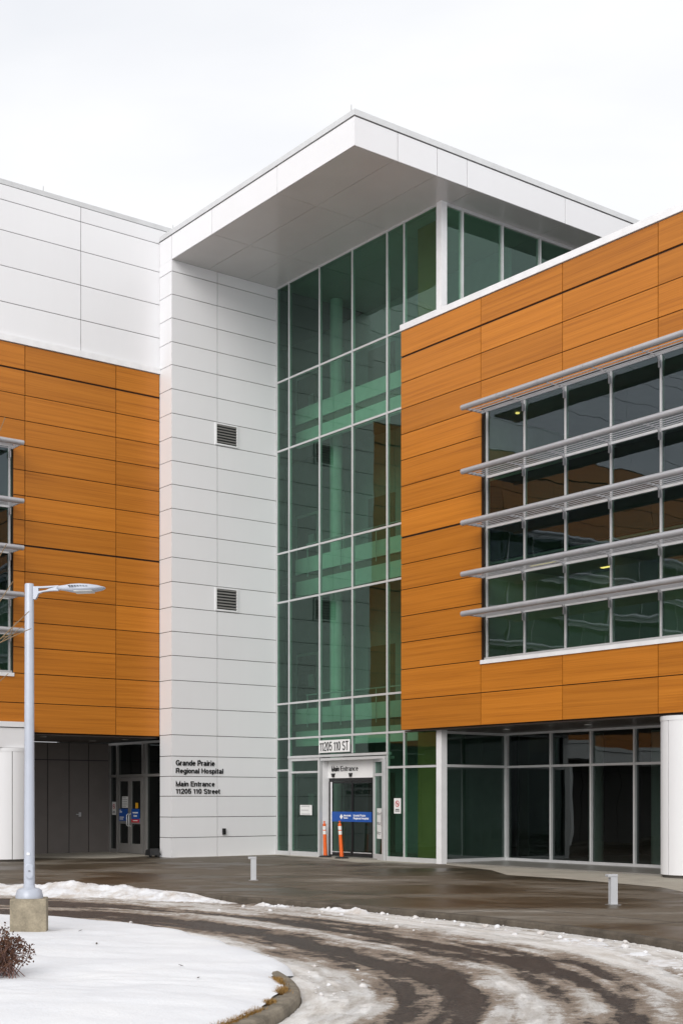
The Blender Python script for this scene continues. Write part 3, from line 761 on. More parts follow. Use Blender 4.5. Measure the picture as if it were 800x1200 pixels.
# left wing rooms (seen through its window at a slant)
part('interior_wall', [(LX, -8.0, 3.2, 3.35, 3.7, 14.0), (-8.15, -8.0, YR+.3, 3.2, 3.7, 14.0)], M['ingrey'])
part('floor_slab', [(LX, -8.15, YR+.32, 3.2, 8.1, 8.5)], M['indark'])
part('spandrel_panel', [(LX, -8.3, YR+.24, YR+.30, 7.62, 9.62)], M['indark'])

# ================================================================== SIGNS AND LETTERING ON THE BUILDING
def letters(name, body, width, cap, x, z, label, wt=.185):
    mb = MB(); text_geo(mb, body, width, cap, 0, 0, .018, wt)
    o = mb.build(name, M['text'], None, to_world(x, -.004, z), ANG)
    return tag(o, label, 'wall lettering', 'black lettering on the white tower')
letters('wall_lettering', 'Grande Prairie', 1.32, .155, -3.565, 2.64, 'black wall lettering reading Grande Prairie, top line on the white tower')
letters('wall_lettering', 'Regional Hospital', 1.62, .145, -3.565, 2.415, 'black wall lettering reading Regional Hospital on the white tower')
letters('wall_lettering', 'Main Entrance', 1.32, .145, -3.565, 2.03, 'black wall lettering reading Main Entrance on the white tower')
letters('wall_lettering', '11205 110 Street', 1.51, .145, -3.565, 1.815, 'black wall lettering reading 11205 110 Street on the white tower')

def facing_x(name, x, y, z):            # frame whose local x runs to the viewer's right on a wall facing -x
    return on_building(name, x, y, z, -PI/2)
t = facing_x('address_sign', -.065, -2.27, 3.01)
tag(t, 'white street address board reading 11205 110 ST above the entrance doors', 'sign')
mb = MB(); mb.cbox(0, 1.46, 0, .03, 0, .36, .006); mb.build('board', M['signw'], t)
mb = MB(); text_geo(mb, '11205 110 ST', 1.36, .27, .05, .045, .004, .13); mb.build('lettering', M['text'], t)
t = facing_x('entrance_lettering', XD-.024, -2.45, 2.47)
tag(t, 'black lettering reading Main Entrance on the white panel over the doors', 'sign')
mb = MB(); text_geo(mb, 'Main', .36, .145, 0, 0, .012, .20); mb.build('lettering', M['text'], t)
mb = MB(); text_geo(mb, 'Entrance', .82, .145, .43, 0, .012, .13); mb.build('lettering', M['text'], t)
t = facing_x('door_banner', XD-.014, -2.44, 1.00)
tag(t, 'blue sign band with white emblem and hospital name across the entrance doors', 'sign')
mb = MB(); mb.box(0, 1.87, 0, .012, 0, .29); mb.build('band', M['signb'], t)
mb = MB()
for cx, cz in ((.46, .185), (.46, .105), (.42, .145), (.50, .145)):
    q = .040; mb.poly([(cx-q,-.003,cz),(cx,-.003,cz-q),(cx+q,-.003,cz),(cx,-.003,cz+q)], [(0,1,2,3)])
text_geo(mb, 'Alberta Health', .34, .050, .57, .155, .003, .2); text_geo(mb, 'Services', .20, .050, .57, .085, .003, .2)
text_geo(mb, 'Grande Prairie', .56, .058, 1.03, .155, .003, .22); text_geo(mb, 'Regional Hospital', .70, .058, 1.03, .075, .003, .22)
mb.build('lettering', M['signw'], t)
def notice(name, x, y, z, w_, h_, label, lines=6, cat='notice', extra=None, col='paper', group='paper notices on the glass'):
    t = facing_x(name, x, y, z); tag(t, label, cat, group)
    mb = MB(); mb.box(0, w_, 0, .006, 0, h_); mb.build('sheet', M[col], t)
    if lines:
        mb = MB()
        for k in range(lines):
            zz = h_*(.88-.78*k/max(lines-1, 1)); e = random.uniform(.55, .82)
            mb.box(w_*.1, w_*(.1+e), -.003, 0, zz-h_*.022, zz+h_*.022)
        mb.build('printed_lines', M['ink'], t)
    if extra: extra(t)
    return t
def no_smoking(t, w_, h_):
    mb = MB(); cx, cz, r = w_/2, h_*.64, w_*.30; n = 24
    for k in range(n):
        a, b = 2*PI*k/n, 2*PI*(k+1)/n
        mb.poly([(cx+r*math.cos(a),-.004,cz+r*math.sin(a)),(cx+r*math.cos(b),-.004,cz+r*math.sin(b)),(cx+r*.78*math.cos(b),-.004,cz+r*.78*math.sin(b)),(cx+r*.78*math.cos(a),-.004,cz+r*.78*math.sin(a))], [(0,1,2,3)])
    d = r*.62; e = r*.11
    mb.poly([(cx-d-e,-.0045,cz+d-e),(cx-d+e,-.0045,cz+d+e),(cx+d+e,-.0045,cz-d+e),(cx+d-e,-.0045,cz-d-e)], [(0,1,2,3)][::-1])
    mb.build('red_ring', M['signr'], t)
    mb = MB(); mb.box(cx-r*.5, cx+r*.5, -.003, -.001, cz-r*.1, cz+r*.1); mb.box(w_*.15, w_*.85, -.003, -.001, h_*.14, h_*.19); mb.box(w_*.22, w_*.78, -.003, -.001, h_*.24, h_*.29); mb.build('symbol', M['text'], t)
notice('window_notice', .012, -1.22, 1.18, .60, .30, 'pale notice stuck on the glass panel left of the entrance doors', 3)
notice('no_smoking_sign', -.012, -5.66, 1.26, .29, .42, 'white no smoking sign on glass right of the entrance doors', 0, 'sign', lambda t: no_smoking(t, .29, .42), group='no smoking signs')
# long notice on the slanted screen: follows the screen
a = P0+dv*.30-nv*.01; ang = math.atan2(dv.y, dv.x)
t = on_building('door_notice', a.x, a.y, .55, ang); tag(t, 'long white notice with icons on the slanted glass screen by the doors', 'notice', 'paper notices on the glass')
mb = MB(); mb.box(0, .36, -.010, -.004, 0, .85); mb.build('sheet', M['paper'], t)
mb = MB()
for k in range(3): mb.box(.03, .10, -.013, -.0101, .12+k*.27, .20+k*.27); mb.box(.13, .32, -.013, -.0101, .16+k*.27, .18+k*.27); mb.box(.13, .28, -.013, -.0101, .12+k*.27, .14+k*.27)
mb.build('printed_lines', M['ink'], t)
xx = XR-.016
notice('no_smoking_sign', xx+.03, 4.76, 1.15, .27, .42, 'white no smoking sign beside the grey double door', 0, 'sign', lambda t: no_smoking(t, .27, .42), group='no smoking signs')
notice('door_notice', xx+.02, 4.07, 1.38, .40, .36, 'white paper notice on the left leaf of the grey double door', 6)
def blue(t):
    mb = MB(); mb.box(.05, .20, -.003, 0, .26, .30); mb.box(.05, .32, -.003, 0, .10, .13); mb.box(.05, .28, -.003, 0, .04, .07)
    q = .035
    for cx, cz in ((.09,.33),):
        mb.poly([(cx-q,-.004,cz),(cx,-.004,cz-q),(cx+q,-.004,cz),(cx,-.004,cz+q)], [(0,1,2,3)])
    mb.build('white_print', M['signw'], t)
notice('door_sign', xx+.004, 4.24, .97, .56, .38, 'blue sign with white print on left leaf of the grey double door', 0, 'sign', blue, 'signb', 'blue door signs')
def bluered(t):
    mb = MB(); mb.box(0, .50, -.004, 0, -.002, .10); mb.build('red_stripe', M['signr'], t)
    mb = MB(); mb.box(.08, .42, -.003, 0, .28, .32); mb.box(.14, .36, -.003, 0, .18, .22); mb.box(.10, .40, -.007, -.0042, .04, .065); mb.build('white_print', M['signw'], t)
notice('door_sign', xx+.004, 3.42, .93, .52, .42, 'blue and red sign on the right leaf of the grey double door', 0, 'sign', bluered, 'signb', 'blue door signs')
notice('door_sticker', xx+.02, 3.20, 1.37, .17, .17, 'small yellow sticker on the right leaf of the grey double door', 0, 'sticker', None, 'signy', None)

# ================================================================== THINGS STANDING ON THE PLAZA
PZ = -.05
def delineator(x, y, h, lean, label):
    p = to_world(x, y, PZ)
    t = empty('delineator_post', p, .3); tag(t, label, 'traffic post', 'orange posts at the entrance')
    mb = MB(); n = 8
    mb.lathe([(.21,0),(.21,.02),(.17,.045),(.06,.06)], (0,0,0), n, 0, False); mb.build('rubber_base', M['rubber'], t)
    def at(k): return (lean*k*h, 0, .05+k*(h-.05))
    mb = MB(); ks = [0,.04,.2,.5,.8,.95]; mb.tube([at(k) for k in ks], [.062,.058,.056,.053,.050,.049], 16); mb.build('tube', M['orange'], t)
    for a, b in ((.66,.77), (.80,.91)):
        mb = MB(); mb.tube([at(a), at(b)], .0545, 16); mb.build('reflective_band', M['refl'], t)
    mb = MB(); c = at(.95); mb.lathe([(.048,0),(.052,.015),(.035,.035),(.018,.045),(.018,.08),(.03,.09),(.03,.105),(.0,.11)], c, 14); mb.build('grip_cap', M['orange'], t)
delineator(.02, -2.48, 1.00, -.035, 'thinner orange post with white bands beside the white door reveal')
delineator(-.10, -3.42, 1.02, -.06, 'leaning orange post with white bands in front of the blue door sign')

def bollard(x, y, rz, label):
    t = empty('bollard_light', (x, y, PZ), rz); tag(t, label, 'bollard', 'bollard lights on the plaza')
    mb = MB(); mb.cbox(-.058, .058, -.058, .058, .012, .455, .006); mb.build('post', M['boll'], t)
    mb = MB(); mb.cbox(-.11, .06, -.06, .06, .457, .497, .006); mb.box(-.05, .05, -.05, .05, .45, .459); hd = mb.build('light_head', M['boll'], t)
    mb = MB(); mb.box(-.104, -.062, -.05, .05, .450, .4568); mb.build('lens', M['lens'], hd)
    mb = MB(); mb.cbox(-.10, .10, -.10, .10, 0, .012, .004); mb.build('base_plate', M['alud'], t)
bollard(-1.84, 28.25, .12, 'short white bollard light on the wet paving in front of the white tower')
bollard(4.36, 21.70, .22, 'short white bollard light on the wet paving nearest the round column')

t = on_building('floodlight', -3.98, .55, PZ, .2); tag(t, 'small black floodlight on the ground at the corner of the white tower', 'floodlight')
mb = MB(); mb.poly([(-.22,-.10,.06),(.20,-.10,.06),(.20,.14,.06),(-.22,.14,.06),(-.20,-.06,.26),(.12,-.06,.26),(.12,.12,.22),(-.20,.12,.22)], [(0,3,2,1),(4,5,6,7),(0,1,5,4),(1,2,6,5),(2,3,7,6),(3,0,4,7)]); mb.build('housing', M['black'], t)
mb = MB(); mb.box(-.14, -.10, -.03, .05, 0, .065); mb.box(.08, .12, -.03, .05, 0, .065); mb.box(-.20, .20, -.06, .08, -.002, .012); mb.build('bracket', M['rubber'], t)
mb = MB(); mb.box(.20, .42, -.05, .05, .0, .05); mb.build('junction_box', M['boll'], t)

# ================================================================== GROUND
IN = [(-60,26.6),(-40,25.2),(-25,23.6),(-13,21.8),(-8,20.5),(-4.86,19.22),(-3.35,18.31),(-2.14,16.93),(-1.49,15.74),(-.9,14.31),(-.50,12.95),(-.36,12.1),(-.38,11.45),(-.57,10.5),(-1.1,9.2),(-2.4,7.4),(-5,5.6),(-9,4.5),(-20,4)]
OU = [(-60,30.5),(-40,29.5),(-25,28.6),(-13,27.4),(-8.4,26.6),(-4.33,25.39),(-2.26,23.82),(-.3,22.1),(1.0,20.6),(2.0,19.4),(3.0,17.95),(3.62,16.75),(3.98,15.6),(4.3,13.6),(4.35,11.4),(3.9,8.6),(1.5,3.5),(-5,.2),(-20,-.6)]
def catmull(P, n):
    res = []
    for i in range(len(P)-1):
        p0, p1, p2, p3 = [Vector(P[max(0, min(len(P)-1, i+k))]) for k in (-1,0,1,2)]
        for k in range(n):
            t = k/n; a = t*t; b = a*t
            res.append(.5*((2*p1)+(p2-p0)*t+(2*p0-5*p1+4*p2-p3)*a+(3*p1-p0-3*p2+p3)*b))
    res.append(Vector(P[-1])); return res
NS = 14
ci, co = catmull(IN, NS), catmull(OU, NS)
RZ = -.15
# arc length with zero at the far left of the picture
mid = [(a+b)/2 for a, b in zip(ci, co)]
sl = [0.0]
for i in range(1, len(mid)): sl.append(sl[-1]+(mid[i]-mid[i-1]).length)
s_ref = sl[4*NS]
W_ = 66
BAND = [(0.0, 1.0), (.11, .92), (.17, .45), (.21, .20), (.31, .20), (.38, .46), (.47, .50), (.54, .18), (.62, .14), (.70, .48), (.82, .90), (1.0, 1.02)]
def band(t):
    for (a, va), (b, vb) in zip(BAND, BAND[1:]):
        if t <= b: return va+(vb-va)*(t-a)/(b-a)
    return 1.0
def nz3(x, y, z, o=3, g=.55):
    v = 0; a = 1; q = 0
    for _ in range(o): v += a*mnoise.noise(Vector((x, y, z))); q += a; a *= g; x *= 2.1; y *= 2.1; z += 9
    return v/q
def lerpC(C, f): i = min(int(f), len(C)-2); return C[i].lerp(C[i+1], f-i)
rowsf = [float(i) for i in range(0, 3*NS)] + [3*NS+k/4 for k in range(4*12*NS)] + [float(i) for i in range(15*NS, len(ci))]
vs = []; fs = []; uv = []; kk_ = []
for f in rowsf:
    a_, b_ = lerpC(ci, f), lerpC(co, f)
    i = min(int(f), len(sl)-2); sm = sl[i]+(sl[i+1]-sl[i])*(f-i)-s_ref+32
    fine_row = 3*NS <= f < 15*NS
    for k in range(W_+1):
        t = k/W_; p = a_.lerp(b_, t)
        c = 0.0; zz = 0.0
        if fine_row:
            w1 = nz3(sm*.17, t*7.5, 1.0); w2 = nz3(p.x*1.5, p.y*1.5, 4.0, 4, .65); w3 = nz3(sm*.55, t*24, 7.0, 3)
            c = band(t + .035*nz3(sm*.25, 3.3, 2.0)) + max(-.20, min(.04, -.20+.24*(sm-33)/8)) + 1.1*w1 + .36*w2 + .55*w3
            cover = max(0.0, min(1.0, (c-.32)/.5)); cover = cover*cover*(3-2*cover)
            zz = cover*(.014 + .014*w3 + .020*abs(w2)) + cover*.010*mnoise.noise(Vector((p.x*13, p.y*13, 3)))
        vs.append((p.x, p.y, RZ + .02*math.sin(PI*t) + zz)); uv.append((sm, t)); kk_.append(c)
n_ = W_+1
for i in range(len(rowsf)-1):
    for k in range(W_): a = i*n_+k; fs.append((a, a+1, a+n_+1, a+n_))
me = D.meshes.new('road'); me.from_pydata(vs, [], fs); me.materials.append(M['road'])
ul = me.uv_layers.new(name='UVMap')
for lp in me.loops: ul.data[lp.index].uv = uv[lp.vertex_index]
me.attributes.new('slush', 'FLOAT', 'POINT').data.foreach_set('value', kk_)
for p in me.polygons: p.use_smooth = True
if me.polygons[0].normal.z < 0: me.flip_normals()
o = D.objects.new('road', me); COL.objects.link(o); tag(o, kind='structure')

# snowy ground to the horizon
mb = MB(); R_ = 1500; mb.face([(-R_,-R_,-.32),(R_,-R_,-.32),(R_,R_,-.32),(-R_,R_,-.32)])
tag(mb.build('ground', M['snow']), kind='structure')
# plaza outside the kerb
kw = .16
def offs(C, i, d):
    a = C[max(i-1,0)]; b = C[min(i+1,len(C)-1)]; t = (b-a).normalized(); return C[i]+Vector((-t.y, t.x))*d
oc = [offs(co, i, kw) for i in range(len(co))]
last = 15*NS
mb = MB(); ring = [(p.x,p.y,PZ) for p in oc[:last+1]]
ring = ring + [(46, 8.6, PZ), (46, 75, PZ), (-60, 75, PZ)]
mb.face(ring)
o = mb.build('pavement', M['plaza']); tag(o, kind='structure')
if o.data.polygons[0].normal.z < 0: o.data.flip_normals()
# kerb of the plaza: segments with open joints
mb = MB(); step = 5
for i0 in range(0, last, step):
    i1 = min(i0+step, last)
    sec = []
    for i in range(i0, i1+1):
        f0 = .012 if i == i0 else 0; c = co[i]
        if i == i0 and i > 0: c = co[i].lerp(co[i+1], .04)
        q = c + (oc[i]-co[i])
        dd = (q-c).normalized()
        sec.append([(c.x,c.y,RZ-.1),(c.x+dd.x*.015,c.y+dd.y*.015,PZ-.018),(c.x+dd.x*.035,c.y+dd.y*.035,PZ+.006),(q.x,q.y,PZ+.006),(q.x,q.y,RZ-.1)])
    vs = [p for r in sec for p in r]; fs = []
    for k in range(len(sec)-1):
        for j in range(4): a = k*5+j; fs.append((a, a+1, a+6, a+5))
    fs += [(4,3,2,1,0), tuple(5*(len(sec)-1)+j for j in range(5))]
    mb.poly(vs, [f[::-1] for f in fs])
tag(mb.build('kerb', M['kerb']), kind='structure')
# pale dry strip of concrete along the foot of the building
mb = MB()
def strip(pts, z):
    mb.face([tuple(to_world(x, y, z)) for x, y in pts])
strip([(.35,-.72),(-.35,-.72),(-.48,-2.8),(-1.30,-5.7),(-.66,-6.0),(-.5,-7.4),(.35,-7.4)][::-1], PZ+.004)
strip([(.2,-7.55),(-.26,-8.05),(-1.1,-10.6),(-2.3,-12.4),(-2.3,-14.1),(-2.9,-17.2),(-3.7,-18.4),(-3.7,-26),(2.4,-26),(2.4,-7.55)][::-1], PZ+.004)
strip([(-3.1,5.0),(-3.3,1.55),(-5.4,.7),(-6.9,2.0),(-8.0,2.2),(-20,2.0),(-40,2.0),(-40,5)][::-1], PZ+.004)
strip([(-3.6,-.0),(-3.4,-.12),(-1.0,-.22),(.3,-.7),(.3,0)], PZ+.004)
ap = mb.build('footpath', M['apron']); tag(ap, kind='structure')
for p in ap.data.polygons: pass
bm = bmesh.new(); bm.from_mesh(ap.data)
for f in bm.faces:
    if f.normal.z < 0: f.normal_flip()
bm.to_mesh(ap.data); bm.free()

# ---- island: kerb and snow
i_a, i_b = 1*NS, 17*NS
isl = ci[i_a:i_b+1]
mb = MB(); kt = RZ+.115
prof = [(0.0, RZ-.1), (.012, kt-.03), (.028, kt-.008), (.05, kt), (.145, kt-.002), (.155, kt-.014), (.55, kt-.014), (.56, RZ-.1)]
vs = []; fs = []
for i in range(len(isl)):
    for d, z in prof:
        p = offs(isl, i, -d); vs.append((p.x, p.y, z))
n = len(prof)
for i in range(len(isl)-1):
    for j in range(n-1): a = i*n+j; fs.append((a, a+n, a+n+1, a+1))
mb.poly(vs, fs, 0, 0, False)
o = mb.build('island_kerb', M['kerbi']); tag(o, kind='structure'); o.data.update()
bm = bmesh.new(); bm.from_mesh(o.data); bmesh.ops.recalc_face_normals(bm, faces=bm.faces); bm.to_mesh(o.data); bm.free()

def snow_edge(i):
    """how far the snow reaches past (+) or stays behind (-) the island kerb"""
    p = isl[i]; y = p.y
    far = 1 if y > 13.6 else (0 if y < 12.9 else (y-12.9)/.7)
    w = mnoise.noise(Vector((p.x*1.3, p.y*1.3, 0)))*.06 + mnoise.noise(Vector((p.x*5, p.y*5, 3)))*.025
    return far*(.18 + .10*mnoise.noise(Vector((p.x*2.1, p.y*2.1, 7)))) + (1-far)*(-.17) + w, far
cen = Vector((-11, 13.5)); rings = [1.0, .997, .993, .988, .982, .975] + [.967-.0095*k for k in range(40)] + [.28, .2, .1, .02]
vs = []; fs = []; m = len(isl)
for ri, r in enumerate(rings):
    for i in range(m):
        e, far = snow_edge(i); p = offs(isl, i, e); q = cen.lerp(p, r)
        d = (q-p).length
        lump = mnoise.noise(Vector((q.x*.7, q.y*.7, 5)))*.035 + mnoise.noise(Vector((q.x*1.7, q.y*2.6, 9)))*.024 + mnoise.noise(Vector((q.x*5, q.y*7, 9)))*.010 + abs(mnoise.noise(Vector((q.x*11, q.y*14, 2))))*.008
        rim = (RZ+.01)*far + (kt+.002)*(1-far)
        top = kt + .055 + .06*min(1, d/3.0)
        k = 1-math.exp(-d/(.07 if far > .5 else .16))
        z = rim + (top-rim)*k + lump*min(1, d/.4)
        vs.append((q.x, q.y, z))
for ri in range(len(rings)-1):
    for i in range(m-1): a = ri*m+i; fs.append((a, a+m, a+m+1, a+1))
    fs.append((ri*m+m-1, ri*m+m-1+m, ri*m+m, ri*m))
me = D.meshes.new('snow_cover'); me.from_pydata(vs, [], fs); me.materials.append(M['snow'])
for p in me.polygons: p.use_smooth = True
bm = bmesh.new(); bm.from_mesh(me); bmesh.ops.recalc_face_normals(bm, faces=bm.faces)
if sum(f.normal.z for f in bm.faces) < 0: bmesh.ops.reverse_faces(bm, faces=bm.faces)
bm.to_mesh(me); bm.free()
o = D.objects.new('snow_cover', me); COL.objects.link(o); tag(o, kind='structure')
def snow_z(x, y):
    q = Vector((x, y)); d = min((p-q).length for p in isl)
    return kt + .055 + .06*min(1, d/3.0) + mnoise.noise(Vector((x*.7, y*.7, 5)))*.035 + mnoise.noise(Vector((x*1.7, y*2.6, 9)))*.024 + .004

# ---- ploughed snow along the plaza kerb
vs = []; fs = []; K = 30; cnt = 0
rows_ = range(2*NS, 14*NS)
sub = 7
def lerpC(C, f): i = min(int(f), len(C)-2); return C[i].lerp(C[i+1], f-i)
fr_ = [2*NS + k/sub for k in range((14*NS-2*NS)*sub)]
for f in fr_:
    a, b = lerpC(co, f), lerpC(ci, f)
    dirn = (b-a).normalized(); w = (b-a).length
    x = a.x; y_ = a.y
    left = 1 if x < -3.6 else (0 if x > -1.6 else (-1.6-x)/2.0)
    right = 0 if x < 1.2 else min(1, (x-1.2)/2.0)
    lum = .5+.5*mnoise.noise(Vector((x*.9, y_*.9, 2))); lum2 = mnoise.noise(Vector((x*2.6, y_*2.6, 8)))
    hgt = left*(.15+.15*lum+.06*lum2) + (1-left)*(max(0, .55*(lum-.62)+.12*lum2)*(1-right) + right*(.035+.03*lum2))
    wid = left*(1.15+.5*lum) + (1-left)*(.45+.3*lum) + right*(1.2+.3*lum)
    back = left*(.30+.12*lum2)
    for k in range(K+1):
        t = k/K; d = -back + t*(wid+back); p = a+dirn*d
        h = hgt*(math.sin(PI*min(1, t*1.0))**.75 if t < .42 else (math.sin(PI*.42)**.75)*(1-((t-.42)/.58))**1.5) if 0 < t < 1 else 0
        nz = mnoise.noise(Vector((p.x*4, p.y*4, 1)))*.040 + mnoise.noise(Vector((p.x*11, p.y*11, 4)))*.026 + mnoise.noise(Vector((p.x*27, p.y*27, 6)))*.012
        zz = RZ-.012 + h + nz*min(1, h/.06)
        if d < .04: zz = max(zz, (PZ-.02 + h*.55)*min(1, left*2) + (RZ-.06)*(1-min(1, left*2)))
        vs.append((p.x, p.y, zz))
for i in range(len(fr_)-1):
    for k in range(K): a = i*(K+1)+k; fs.append((a, a+1, a+K+2, a+K+1))
me = D.meshes.new('snow_bank'); me.from_pydata(vs, [], fs); me.materials.append(M['bank'])
for p in me.polygons: p.use_smooth = True
if sum(p.normal.z for p in me.polygons) < 0: me.flip_normals()
o = D.objects.new('snow_bank', me); COL.objects.link(o); tag(o, 'ridge of ploughed snow along the plaza kerb', 'snow', kind='stuff')

mb = MB()
def lump(x, y, z, r):
    bm = bmesh.new(); bmesh.ops.create_icosphere(bm, subdivisions=2, radius=r)
    sd_ = random.random()*50
    for v in bm.verts: v.co = Vector((v.co.x*(1+.5*mnoise.noise(v.co/r*1.1+Vector((sd_,0,0)))), v.co.y*(1+.5*mnoise.noise(v.co/r*1.3+Vector((0,sd_,0)))), v.co.z*.72*(1+.6*mnoise.noise(v.co/r*1.4+Vector((0,0,sd_))))))
    bm.verts.index_update(); mb.poly([(v.co.x+x, v.co.y+y, v.co.z+z) for v in bm.verts], [[v.index for v in f.verts] for f in bm.faces], 0, 0, True); bm.free()
for q in range(170):
    f = random.uniform(3*NS, 13.6*NS); a, b = lerpC(co, f), lerpC(ci, f); d_ = min(1.8, .12+random.expovariate(2.2)); p = a+(b-a).normalized()*d_
    lump(p.x, p.y, RZ+.035, .010+.042*random.random()**4)
for q in range(40):
    f = random.uniform(6*NS, 11.5*NS); a, b = lerpC(ci, f), lerpC(co, f); d_ = .2+random.expovariate(3.0); p = a+(b-a).normalized()*min(d_, 1.2)
    lump(p.x, p.y, RZ+.03, .010+.035*random.random()**3)
tag(mb.build('snow_lumps', M['bank']), 'loose lumps of ploughed snow strewn along the drive', 'snow', kind='stuff')

# ---- dead grass along the island kerb
mb = MB()
for i in range(len(isl)):
    p = isl[i]
    if not (8.5 < p.y < 12.75): continue
    for rep in range(150):
        q = isl[i].lerp(isl[min(i+1, len(isl)-1)], random.random())
        if mnoise.noise(Vector((q.x*3.5, q.y*3.5, 11))) + .25*mnoise.noise(Vector((q.x*12, q.y*12, 1))) < -.22: continue
        q = q + (offs(isl, i, -random.gauss(.185, .030)) - isl[i])
        z = kt-.01; a = random.uniform(0, 2*PI); h = random.uniform(.014, .045); ln_ = random.uniform(.01, .05); wd = random.uniform(.002, .004)
        dx, dy = math.cos(a), math.sin(a)
        mb.face([(q.x-dy*wd, q.y+dx*wd, z), (q.x+dy*wd, q.y-dx*wd, z), (q.x+dx*ln_, q.y+dy*ln_, z+h)])
tag(mb.build('dry_grass', M['grass']), 'strip of dead yellow grass showing along the island kerb', 'grass', kind='stuff')
for k, (x, y, lab) in enumerate([(-3.18, 16.3, 'dark dead leaf on the snow nearest the lamp base'), (-2.70, 14.9, 'dark dead leaf lying out in the middle of the island snow'),
                    (-1.52, 13.05, 'dark dead leaf on the snow, second closest to the curved kerb'), (-1.30, 12.2, 'dark dead leaf on the snow closest to the curved kerb and dead grass')]):
    mb = MB(); z = .012
    mb.poly([(0,0,0),(.03,.014,.012),(.06,0,.018),(.03,-.014,.012),(.03,0,.004)], [(0,4,1),(4,2,1),(0,3,4),(4,3,2)])
    o = mb.build('dead_leaf', M['leafd'], None, (x, y, snow_z(x, y)+.004), k*1.7); tag(o, lab, 'leaf', 'dead leaves on the snow')

# ================================================================== STREET LAMP
lx, ly = -3.80, 16.45; lz = snow_z(lx, ly)
t = empty('street_lamp', (lx, ly, lz), 0.0); tag(t, 'pale grey street lamp on a square concrete footing in the snowy island', 'street lamp')
mb = MB(); mb.cbox(-.215, .215, -.215, .215, -.25, .405, .012); o = mb.build('concrete_footing', M['basec'], t); o.rotation_euler = (0,0,.16)
mb = MB(); mb.lathe([(.165,.405),(.165,.44),(.158,.455),(.15,.50),(.12,.522),(.075,.53),(.068,.56),(.066,.561)], (0,0,0), 32); mb.build('base_cover', M['pole'], t)
mb = MB(); mb.lathe([(.066,.52),(.060,2.0),(.0545,4.22),(.050,4.235)], (0,0,0), 32); pole = mb.build('pole', M['pole'], t)
mb = MB()
prof = []
for k in range(20):
    a = 2*PI*k/20; x = .048*math.cos(a); zz = .045*math.sin(a) + (.05 if math.sin(a) > 0 else -.05); prof.append((x, zz))
n = len(prof); yb, yf = -.035, -.078
vs = [(x, yb, z+.735) for x, z in prof] + [(x, yf, z+.735) for x, z in prof] + [(x*.82, yf-.008, z*.85+.735) for x, z in prof]
fs = [(i, (i+1)%n, n+(i+1)%n, n+i) for i in range(n)] + [(n+i, n+(i+1)%n, 2*n+(i+1)%n, 2*n+i) for i in range(n)] + [tuple(range(2*n, 3*n))]
mb.poly(vs, [f[::-1] for f in fs]); mb.lathe([(.012,0),(.012,.008)], (0,-.09,.735), 8, 1)
bm = None
o = mb.build('hand_hole_cover', [M['pole'], M['poled']], pole); o.rotation_euler = (0,0,.22)
mb = MB(); mb.box(-.015, .02, -.073, -.058, .93, .96); mb.build('tag_plate', M['signw'], pole)
# arm: side outline with a slot, extruded
def extrude_xz(mb, loop, y0, y1, m=0):
    n = len(loop); vs = [(x,y0,z) for x,z in loop]+[(x,y1,z) for x,z in loop]
    mb.poly(vs, [tuple(range(n)), tuple(range(2*n-1,n-1,-1))] + [(i, n+i, n+(i+1)%n, (i+1)%n) for i in range(n)], m)
mb = MB(); zt = 4.20
extrude_xz(mb, [(.05,zt-.155),(.08,zt-.155),(.10,zt-.12),(.115,zt-.085),(.115,zt-.02),(.05,zt-.02)], -.03, .03)
extrude_xz(mb, [(.05,zt-.02),(.115,zt-.02),(.24,zt-.015),(.33,zt-.002),(.33,zt+.01),(.15,zt),(.05,zt)], -.03, .03)
extrude_xz(mb, [(.115,zt-.085),(.17,zt-.066),(.26,zt-.053),(.36,zt-.05),(.36,zt+.012),(.33,zt+.01),(.33,zt-.002),(.24,zt-.03),(.21,zt-.045),(.115,zt-.06)], -.03, .03)
mb.build('arm', M['pole'], pole)
# luminaire: lofted flat shell
mb = MB(); sec = []
for x, w2, zl, zu in ((.34,.045,-.052,.012),(.42,.07,-.062,.02),(.52,.13,-.085,.034),(.62,.165,-.090,.038),(.74,.165,-.082,.030),(.84,.14,-.064,.015),(.90,.09,-.046,-.002),(.925,.03,-.034,-.014)):
    zl *= .72; zu *= .8; w2 *= .9
    sec.append([(x,-w2,zt+zl+.012),(x,-w2*.92,zt+(zl+zu)/2+.010),(x,-w2*.6,zt+zu-.004),(x,0,zt+zu),(x,w2*.6,zt+zu-.004),(x,w2*.92,zt+(zl+zu)/2+.01),(x,w2,zt+zl+.012),(x,w2*.6,zt+zl),(x,-w2*.6,zt+zl)])
n = 9; vs = [p for r in sec for p in r]; fs = []
for i in range(len(sec)-1):
    for j in range(n): fs.append((i*n+j, (i+1)*n+j, (i+1)*n+(j+1)%n, i*n+(j+1)%n))
fs += [tuple(range(n)), tuple(reversed(range((len(sec)-1)*n, len(sec)*n)))]
mb.poly(vs, fs, 0, 0, True)
hd = mb.build('lamp_head', M['pole'], pole)
mb = MB()
for k in range(7):
    x = .50+k*.035; mb.box(x, x+.022, -.156, -.10, zt-.012, zt-.004 - k*.001)
mb.build('cooling_slots', M['poled'], hd)
mb = MB(); mb.poly([(.56,-.12,zt-.062),(.78,-.12,zt-.054),(.78,.12,zt-.054),(.56,.12,zt-.062),(.56,-.11,zt-.073),(.78,-.11,zt-.065),(.78,.11,zt-.065),(.56,.11,zt-.073)], [(0,1,2,3),(7,6,5,4),(0,4,5,1),(1,5,6,2),(2,6,7,3),(3,7,4,0)])
mb.build('lens', M['lens'], hd)

